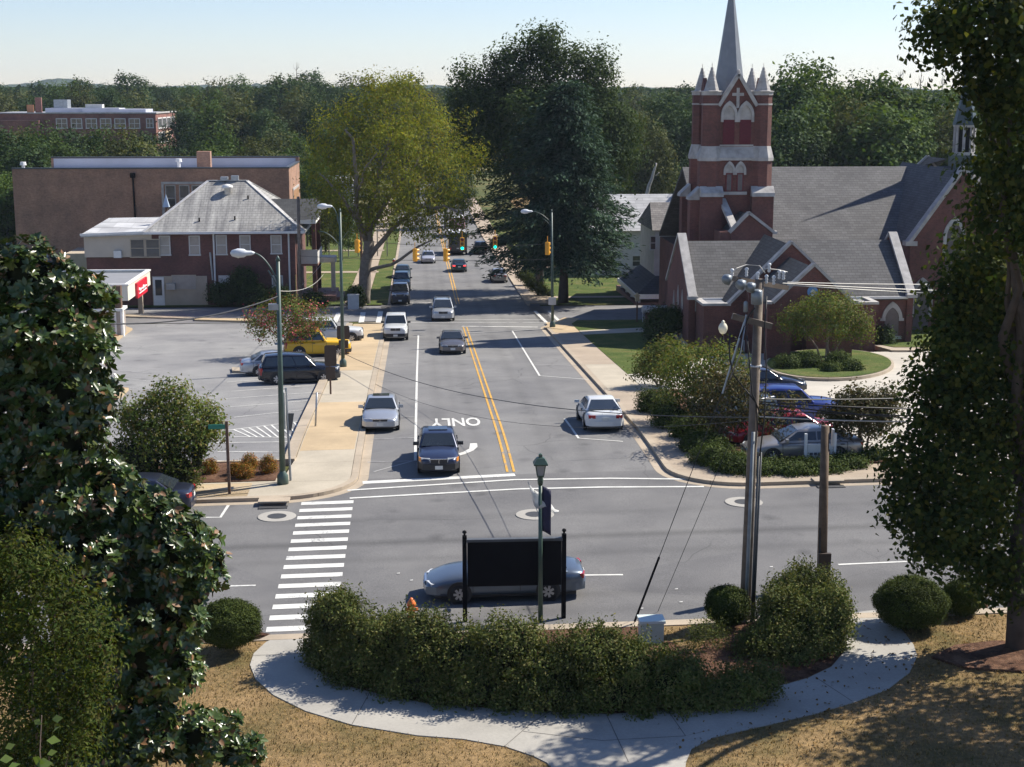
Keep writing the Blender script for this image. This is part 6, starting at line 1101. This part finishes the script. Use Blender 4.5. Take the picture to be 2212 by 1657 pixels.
# ---- small trees
def myrtle(label,bx,by,lst,mat,seed,n=420,pink=0,size=.16,dY=0,group=None):
    g=G(bx,by); bl=PB(lst,g.y+dY,1.0); t=thing('crape_myrtle',label,'tree',g,group); r=rs(seed); Cn,N,c=sample(bl,int(n*1.5),14,.22,r,.5,lump=.25); mats=[mat]; mi=None
    if pink:
        cl=r.uniform(0,1,len(c)); hi=np.repeat((cl<pink)&(r.uniform(0,1,len(c))<1),14)[:len(Cn)]; mi=(hi&(r.uniform(0,1,len(Cn))<.75)).astype(int); mats=[mat,L_PINK]
    leafmesh('crown',Cn,N,size,.5,mats,t,r,mi=mi,droop=.3)
    zt=min(b[2]-b[5]*.3 for b in bl); rr=rs(seed+1)
    for k,b in enumerate(sorted(bl,key=lambda b:-b[3])[:4]): p=Vector((g.x+rr.normal(0,.1),g.y+rr.normal(0,.1),g.z)); mid=Vector((g.x*.6+b[0]*.4,g.y*.6+b[1]*.4,g.z*.4+zt*.6)); limbs(t,[(smooth_path([p,mid,Vector(b[:3])],rr,.03),.075,.025)],BARKP,'trunk')
    return t
myrtle('crape myrtle covered in pink red blossom in the car park','x' and 640,772,[(570,695,42,26),(620,675,60,32),(670,690,38,28),(610,710,70,24),(650,705,45,22)],L_MYR,41,520,.27)
myrtle('green crape myrtle in the street corner planting bed',378,1045,[(370,858,42,32),(325,905,62,40),(425,905,55,40),(375,945,85,40),(285,915,38,35),(455,925,30,24)],L_MYR,42,620)
myrtle('crape myrtle furthest up the right pavement beside the lawn',1421,840,[(1430,785,52,34),(1395,800,28,22),(1450,765,40,26)],L_MYR,43,330)
myrtle('middle crape myrtle of the right pavement row',1497,917,[(1505,800,76,48),(1475,840,58,42),(1545,785,58,40),(1530,840,62,44),(1590,800,40,30)],L_MYR,44,560)
myrtle('dusky crape myrtle nearest the street corner on the right',1544,965,[(1580,868,66,46),(1545,900,55,40),(1615,890,52,42),(1570,835,60,34),(1660,912,52,32),(1700,880,30,22)],L_MYRD,45,480)
myrtle('round crape myrtle on the grassy church island',1786,792,[(1785,690,72,40),(1730,700,45,30),(1840,700,42,30),(1790,660,60,24),(1855,715,26,20),(1710,690,30,24)],L_MYR,46,620)
myrtle('small dusky crape myrtle at the end of the juniper bed',1862,992,[(1855,900,52,36),(1815,905,32,25),(1890,915,30,25),(1850,868,36,22),(1915,870,30,24)],L_MYRD,47,420)
# ---- shrubs
def shrub(label,lst,Y,mat,n,k,rc,size,asp,seed,name='shrub',group=None,shell=.8,lump=.12,sprig=0,cat='shrub',**kw):
    bl=PB(lst,Y,.9); cx=sum(b[0] for b in bl)/len(bl); g=Vector((cx,Y,gz(cx,Y))); t=thing(name,label,cat,g,group); r=rs(seed); Cn,N,c=sample(bl,n,k,rc,r,shell,lump=lump)
    gg=np.array([gz(x,y)+.1 for x,y in Cn[:,:2]]); ok=Cn[:,2]>gg; Cn,N=Cn[ok],N[ok]
    if sprig:
        tops=Cn[N[:,2]>.55]; q=tops[r.choice(len(tops),sprig)]; S_=[];
        for j in range(5): S_.append(q+np.array([0,0,.05+.06*j])+r.normal(0,.012,q.shape)+np.stack([r.normal(0,.25,len(q))*.06*j,r.normal(0,.25,len(q))*.06*j,np.zeros(len(q))],1))
        S_=np.concatenate(S_); Cn=np.concatenate([Cn,S_]); N=np.concatenate([N,r.normal(0,1,S_.shape)])
    leafmesh('foliage',Cn,N,size,asp,mat,t,r,**kw)
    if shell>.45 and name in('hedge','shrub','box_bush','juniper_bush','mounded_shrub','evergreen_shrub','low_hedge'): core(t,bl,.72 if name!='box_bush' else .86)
    r=rs(seed+9); limbs(t,[([Vector((g.x+r.normal(0,.15),g.y+r.normal(0,.1),g.z-.1)),Vector(b[:3])],.03,.012) for b in bl[:5]],BARKD,'stem'); return t
Yh=38.6
hd=[(735,1335,62,52),(715,1395,46,55),(700,1345,32,40),(820,1380,70,50),(915,1392,66,60),(1005,1422,76,52),(1100,1408,72,66),(1195,1445,76,52),(1285,1418,72,60),(1370,1445,70,48),(800,1430,75,55),(900,1465,75,45),(1040,1485,85,42),(1190,1490,95,42),(1330,1492,85,38),(1430,1475,55,42)]
ftx=sorted([(px,G(px,py).y) for px,py in inner[8:15]]); fy_=lambda x:float(np.interp(x,[q[0] for q in ftx],[q[1] for q in ftx]))
hd+=[(760,1470,60,40),(860,1500,60,35),(960,1515,60,32),(1100,1525,60,30),(1240,1528,60,30),(1380,1525,60,30),(1480,1510,50,30),(1535,1500,50,26),(1590,1488,48,26),(1640,1475,45,26),(1480,1455,40,30),(690,1430,30,40)]
shrub('long loose hedge of small grey green leaves along the inside of the path',[(a,b,c,d,fy_(a)+.45+max(0,(1510-b))/190*1.0-Yh,.75) for a,b,c,d in hd],Yh,L_HED,9500,17,.1,.088,.5,51,'hedge',None,.6,.30,3200,'hedge')
shrub('tall dark loose bush beside the utility pole and the right path',[(1740,1285,75,45,1.2),(1680,1345,55,55),(1770,1345,70,62),(1700,1405,90,62,-.5),(1650,1425,62,50,-.6),(1765,1412,62,45,-.4),(1800,1330,35,40)],39.3,L_HED,4200,16,.1,.088,.5,52,'shrub',None,.58,.32,1600)
shrub('thin spindly bush between the long hedge and the tall dark bush',[(1530,1395,42,42),(1500,1420,35,30),(1575,1430,45,40)],39.2,L_HED,300,12,.12,.06,.5,53,sprig=260,shell=.3)
for lb,l,Y,sd in (('clipped round box bush at the foot of the ladder crossing',[(495,1347,66,46)],40.2,54),('clipped round box bush half hidden by the utility pole',[(1570,1308,42,38)],40.7,55),('largest clipped round box bush beside the right path',[(1968,1302,74,50)],40.2,56),('small clipped box bush behind the largest right one',[(2078,1290,38,34)],41.1,57)):
    shrub(lb,l,Y,L_BOX,2200,14,.05,.052,.55,sd,'box_bush','clipped box bushes by the kerb',.93,.04)
shrub('tall upright green shrub with leaves in rows below the green crape myrtle',[(300,1000,62,60),(385,1030,52,60),(425,985,18,45),(350,1060,70,55),(255,1010,40,55),(440,960,12,30),(370,985,20,55)],58.6,L_FINE,900,14,.14,.13,.5,58,shell=.5,lump=.25)
for i,(px,py,rx,ry) in enumerate(((453,1012,15,18),(507,1018,13,15),(538,1002,17,18),(529,1022,20,18),(579,1008,17,21))):
    g=G(px,py+ry); shrub(('round green and orange nandina bush, leftmost in the mulch bed','small orange nandina bush second from left in the mulch bed','orange nandina bush at the back of the cluster in the mulch bed','green nandina bush at the front of the cluster in the mulch bed','round green and orange nandina bush nearest the corner lamp')[i],[(px,py,rx,ry)],g.y,L_NAN,170,12,.07,.075,.5,60+i,'nandina_bush','nandina bushes in the mulch bed',.7,.1)
jl=[(1418,868,42,26),(1455,900,48,28),(1490,925,42,24),(1522,958,48,22),(1545,985,50,22),(1590,1006,52,17),(1650,1012,55,13),(1715,1012,55,13),(1775,1008,50,13),(1830,1000,42,13),(1885,985,26,13),(1505,960,30,16)]
for i,(px,py,rx,ry) in enumerate(jl):
    g=G(px,py+ry); shrub('spreading juniper in the planted bed around the church car park',[(px,py,rx,ry),(px-rx*.5,py+ry*.4,rx*.5,ry*.6)],g.y,L_JUN,420,12,.11,.12,.4,70+i,'juniper_bush','junipers around the church car park',.6,.18)
for i,(px,py,rx,ry,lb) in enumerate(((1703,787,30,20,'dark mounded shrub left of the trunks on the grassy island'),(1745,783,28,22,'dark mounded shrub directly behind the trunks on the grassy island'),(1812,785,30,22,'rounded shrub right of the trunks on the grassy island'),(1838,796,24,16,'low rounded shrub rightmost on the grassy island'),(1797,800,20,14,'small rounded shrub in front of the trunks on the grassy island'))):
    g=G(px,py+ry); shrub(lb,[(px,py,rx,ry)],g.y,L_JUN,260,12,.1,.12,.45,90+i,'mounded_shrub','shrubs on the grassy island',.8,.1)
for i,(px,py,rx,ry,lb,Y) in enumerate(((1424,706,27,40,'dark conical shrub in front of the church hall corner',None),(1906,742,22,32,'dark conical shrub beside the church hall window',100.5),(525,607,28,26,'tall dark evergreen shrub against the hip roofed building',138.6),(482,633,30,22,'low dark shrub under the middle downpipe of the hip roofed building',138.6),(545,637,34,20,'dark shrub below the tall evergreen of the hip roofed building',138.4),(600,640,22,18,'dark shrub under the right ground floor window',138.6),(675,650,30,14,'low shrubs beside the street porch steps',137.5),(768,643,15,22,'dark rounded bush at the foot of the slim brown pole',None),(1450,690,18,22,'dark shrub beside the brick sign wall',104))):
    g=G(px,py+ry); shrub(lb,[(px,py,rx,ry),(px,py+ry*.4,rx*1.05,ry*.6)],Y or g.y,L_DARK,380,12,.2,.2,.5,100+i,'evergreen_shrub','dark shrubs around the buildings',.75,.12)
for i,(a,b) in enumerate((((1128,600),(1160,618)),((1145,618),(1180,640)))):
    shrub(('clipped low hedge along the far right pavement','nearer clipped low hedge beside the far right pavement')[i],[(a[0]+(b[0]-a[0])*f,a[1]+(b[1]-a[1])*f-6,13,9) for f in (0,.33,.67,1)],G(*b).y,L_BOX,360,12,.15,.16,.5,120+i,'low_hedge',None,.85,.06,0,'hedge')
# ---- woods: five kinds of crown, copied
protos=[]
for i,(mat,sh) in enumerate(((L_W1,1.0),(L_W2,1.0),(L_W3,.9),(L_W1,1.35),(L_W2,.8))):
    r=rs(200+i); t=thing('tree','x','tree',(0,0,0),'trees of the woods'); bl=[]
    for k in range(11):
        a=k*2.4; f=k/11; rad_=3.4*math.sin(math.pi*(.25+.7*f))**.8; bl.append((math.cos(a)*rad_*.75,math.sin(a)*rad_*.75,(5.5+9.5*f*1.0)*sh,r.uniform(1.9,3.0),r.uniform(1.9,3.0),r.uniform(1.5,2.5)*sh))
    bl.append((0,0,16*sh,1.7,1.7,1.6))
    Cn,N,c=sample(bl,700,20,.42,r,.62,lump=.28); leafmesh('crown',Cn,N,.40,.62,mat,t,r); limbs(t,[([Vector((0,0,-1)),Vector((0,0,7)),Vector((.2,0,14*sh))],.35,.08)],BARKD); protos.append((t,17.5*sh))
LAB={0:'dark green tree in the woods beyond the rooftops',1:'bright green tree in the woods beyond the rooftops',2:'olive green tree in the woods beyond the rooftops',3:'tall narrow dark tree in the woods beyond the rooftops',4:'broad bright green tree in the woods beyond the rooftops'}
used=set(); r=rs(77)
def wood_tree(px,py,Y,kind=None,lab=None,wide=1.0):
    kind=int(r.choice([0,0,0,1,2,2,3])) if kind is None else kind; p=P(px,py,Y); g=gz(p.x,Y); h=p.z-g; t,ph=protos[kind]; s=h/ph; sx=s*wide*(r.uniform(.95,1.35) if kind!=3 else r.uniform(1.1,1.5)); lb=lab or LAB[kind]
    if kind not in used: used.add(kind); o=t; o['label']=lb
    else: o=dup(t,label=lb)
    o.location=(p.x,Y,g); o.rotation_euler=(0,0,r.uniform(0,6.28)); o.scale=(sx,sx,s); return o
sky_px=[0,60,110,150,230,300,350,400,440,480,510,545,600,640,670,720,760,800,880,940,1000,1390,1430,1500,1660,2240]; sky_py=[186,184,186,172,170,182,190,186,186,166,170,184,178,158,158,168,182,190,186,188,192,188,186,190,198,200]
for Y,off,step,rng_ in ((430,0,46,((-60,1010),(1370,1510),(1650,2260))),(350,14,55,((-60,1000),(1370,1510),(1650,2260))),(285,42,62,((400,700),(1380,1500),(1660,2230)))):
    for a,b in rng_:
        x=a
        while x<b:
            wood_tree(x,float(np.interp(x,sky_px,sky_py))+off+r.normal(0,9),Y+r.uniform(-18,18)); x+=step*r.uniform(.75,1.25)
for px,py in ((-30,255),(30,262),(85,250),(140,262),(215,258),(262,258),(310,270),(400,312),(440,275),(490,262),(540,285),(600,262),(640,275),(60,300),(130,285),(290,290),(455,310),(520,315),(585,305),(625,300),(680,310)):
    wood_tree(px,py+22+r.uniform(-5,5),r.uniform(205,232),int(r.choice([0,1,1,2,4])),wide=.9)
for px,py,Y in ((12,285,186),(70,310,182),(-40,330,172),(8,380,168)): wood_tree(px,py,Y,int(r.choice([0,1])))
for px,py,Y,k in ((1722,132,178,1),(1760,150,182,4),(1690,180,176,0),(1800,190,180,1),(1862,165,184,1),(1905,178,180,4),(1840,215,172,2),(1760,220,170,1),(1945,195,182,2),(1990,200,180,1),(2040,205,178,4),(2090,205,184,2),(1700,245,166,0),(1900,240,168,4),(1980,250,168,1),(2060,235,170,2),(2150,220,190,0)): wood_tree(px,py,Y,k,wide=.85)
for px,py,Y,k in ((1420,215,225,0),(1462,205,228,0),(1395,250,220,2),(1440,285,238,3),(1490,240,232,0),(700,400,205,2),(660,395,215,0),(735,420,190,1),(690,430,188,2),(880,380,260,0),(960,330,250,0),(1000,350,255,3),(930,420,270,2)): wood_tree(px,py,Y,k,wide=.8)
# bare and dead trees
def bare(label,px,py0,py1,Y,seed,mat=DEAD,spread=.35,n=7):
    b=P(px,py1,Y); t_=P(px,py0,Y); t=thing('bare_tree',label,'tree',b); r=rs(seed); limbs(t,[(smooth_path([b-Vector((0,0,2)),t_],r,.01),.16,.03)],mat)
    for k in range(n):
        f=r.uniform(.2,.9); p=b+(t_-b)*f; L=(t_-b).length*.35*(1.1-f*.5); a=r.uniform(0,6.28); e=p+Vector((math.cos(a)*spread*L*1.3,math.sin(a)*spread*L*1.3,L)); limbs(t,[(smooth_path([p,(p+e)/2+Vector((math.cos(a)*.15*L,0,-.1*L)),e],r,.03),.05,.012)],mat,'limb')
bare('bare grey tree against the sky, left of the other bare crowns',1945,155,215,215,1); bare('bare grey tree against the sky with the darkest stem',1990,158,215,215,2,BARK); bare('bare grey tree against the sky beside the big dark foliage',2035,165,215,215,3); bare('thin bare tree sticking out of the woods above the dark crowns',640,135,190,400,4,BARK)
g=P(1392,420,200); t=thing('dead_snag','leaning bleached dead trunk behind the silver metal roof','tree',g); limbs(t,[(smooth_path([g-Vector((0,0,1)),P(1408,385,200),P(1417,352,200)],rs(1),.02),.3,.12),([P(1416,380,200),P(1424,372,200)],.08,.03)],DEAD)
# distant forest and hills
r=rs(9); n=70000; Yw=r.uniform(480,1500,n)**1.0; pxw=r.uniform(-120,2330,n); pts=np.array([tuple(P(a,b,c)) for a,b,c in zip(pxw,np.interp(pxw,[0,200,500,900,1400,2240],[196,198,197,199,199,204])+r.exponential(9,n),Yw)]); o=leafmesh('woods',pts,np.tile([0,-.6,.8],(n,1)),3.6,.8,L_W1,None,r,var=.5); tag(o,'continuous far woodland running to the horizon','woods',None,'stuff')
L_HILL=grassmat('wooded hill',[(.02,.035,.014),(.03,.05,.02),(.045,.065,.025)],.02); m=MB(); prof=[(-300,186),(0,182),(70,178),(110,168),(150,169),(200,180),(300,187),(420,184),(560,180),(700,188),(900,184),(940,182),(1000,190),(1400,187),(1440,192),(1500,188),(1700,194),(1860,191),(1950,186),(2000,192),(2300,196),(2600,196)]
vs=[];N_x=260
for row,(Yh_,f) in enumerate(((2400,0),(2550,.55),(2700,1.0),(2900,.8))):
    for i in range(N_x):
        px=-350+3000*i/(N_x-1); py=float(np.interp(px,[p[0] for p in prof],[p[1] for p in prof]))+ (r.normal(0,.9) if row>=1 else 0); q=P(px,py,2700); g0_=gz(0,2500); vs.append((q.x*Yh_/2700,Yh_,g0_-1+(q.z-g0_)*f))
m.add(vs,[(j*N_x+i,j*N_x+i+1,(j+1)*N_x+i+1,(j+1)*N_x+i) for j in range(3) for i in range(N_x-1)]); tag(m.build('hills',L_HILL),kind='structure')
# dry grass tufts on the near lawn
r=rs(12); n=60000; xy=np.stack([r.uniform(-14,24,n),r.uniform(26,40.9,n)],1); xy[:,0]+=.0
from mathutils.geometry import intersect_point_line
pp=PX(*(outer+inner)); pp2=np.array(pp)
def inside(xy,poly):
    c=np.zeros(len(xy),bool); x,y=xy[:,0],xy[:,1]
    for i in range(len(poly)):
        x1,y1=poly[i-1]; x2,y2=poly[i]; k=((y1>y)!=(y2>y)); 
        with np.errstate(divide='ignore',invalid='ignore'): c^=k&(x<(x2-x1)*(y-y1)/(y2-y1)+x1)
    return c
bedp=np.array(PX(*([(690,1375),(1200,1365),(1380,1362),(1500,1420),(1560,1350),(1835,1340)]+[(p[0],p[1]-2) for p in inner[1:-1]])))
ok=~inside(xy+r.normal(0,.045,xy.shape),pp2)&~inside(xy,bedp); xy=xy[ok]; z=np.array([gz(a,b) for a,b in xy])+.12; nn_=np.tile([0,-.7,.5],(len(xy),1)).astype(float)
L_DRY=leafmat('dry grass blades',[(.20,.14,.065),(.31,.215,.10),(.38,.26,.13),(.11,.12,.038)],.9,.2,.1,.6)
o=leafmesh('grass',np.column_stack([xy,z]),nn_,.085,.26,L_DRY,None,r,long_=np.tile([0,0,1.0],(len(xy),1))); tag(o,'dry tan grass blades on the near lawn','grass',None,'stuff')
q=r.uniform(0,1,(1600,2)); xy=np.column_stack([6+q[:,0]*16,28+q[:,1]*12.8]); z=np.array([gz(a,b) for a,b in xy])+.145
o=leafmesh('leaf_litter',np.column_stack([xy,z]),np.tile([0,0,1.0],(len(xy),1)),.09,.7,leafmat('fallen leaves',[(.16,.09,.03),(.22,.14,.05),(.10,.055,.02)],.9,.1,.1,2),None,r); tag(o,'fallen brown leaves scattered on the right lawn and path','leaves',None,'stuff')
# ================================================================ HAZE
HZ=bpy.data.materials.new('haze'); HZ.use_nodes=True; nt=HZ.node_tree; nt.nodes.remove(nt.nodes['Principled BSDF']); v=nt.nodes.new('ShaderNodeVolumePrincipled'); v.inputs['Color'].default_value=(.72,.84,1,1); v.inputs['Density'].default_value=HAZE; v.inputs['Anisotropy'].default_value=.2; nt.links.new(v.outputs[0],nt.nodes['Material Output'].inputs['Volume'])
if HAZE>0: m=MB(); m.box(-3600,3600,-25,3100,-12,70); tag(m.build('haze',HZ),'pale blue haze over the whole scene','haze',None,'stuff')
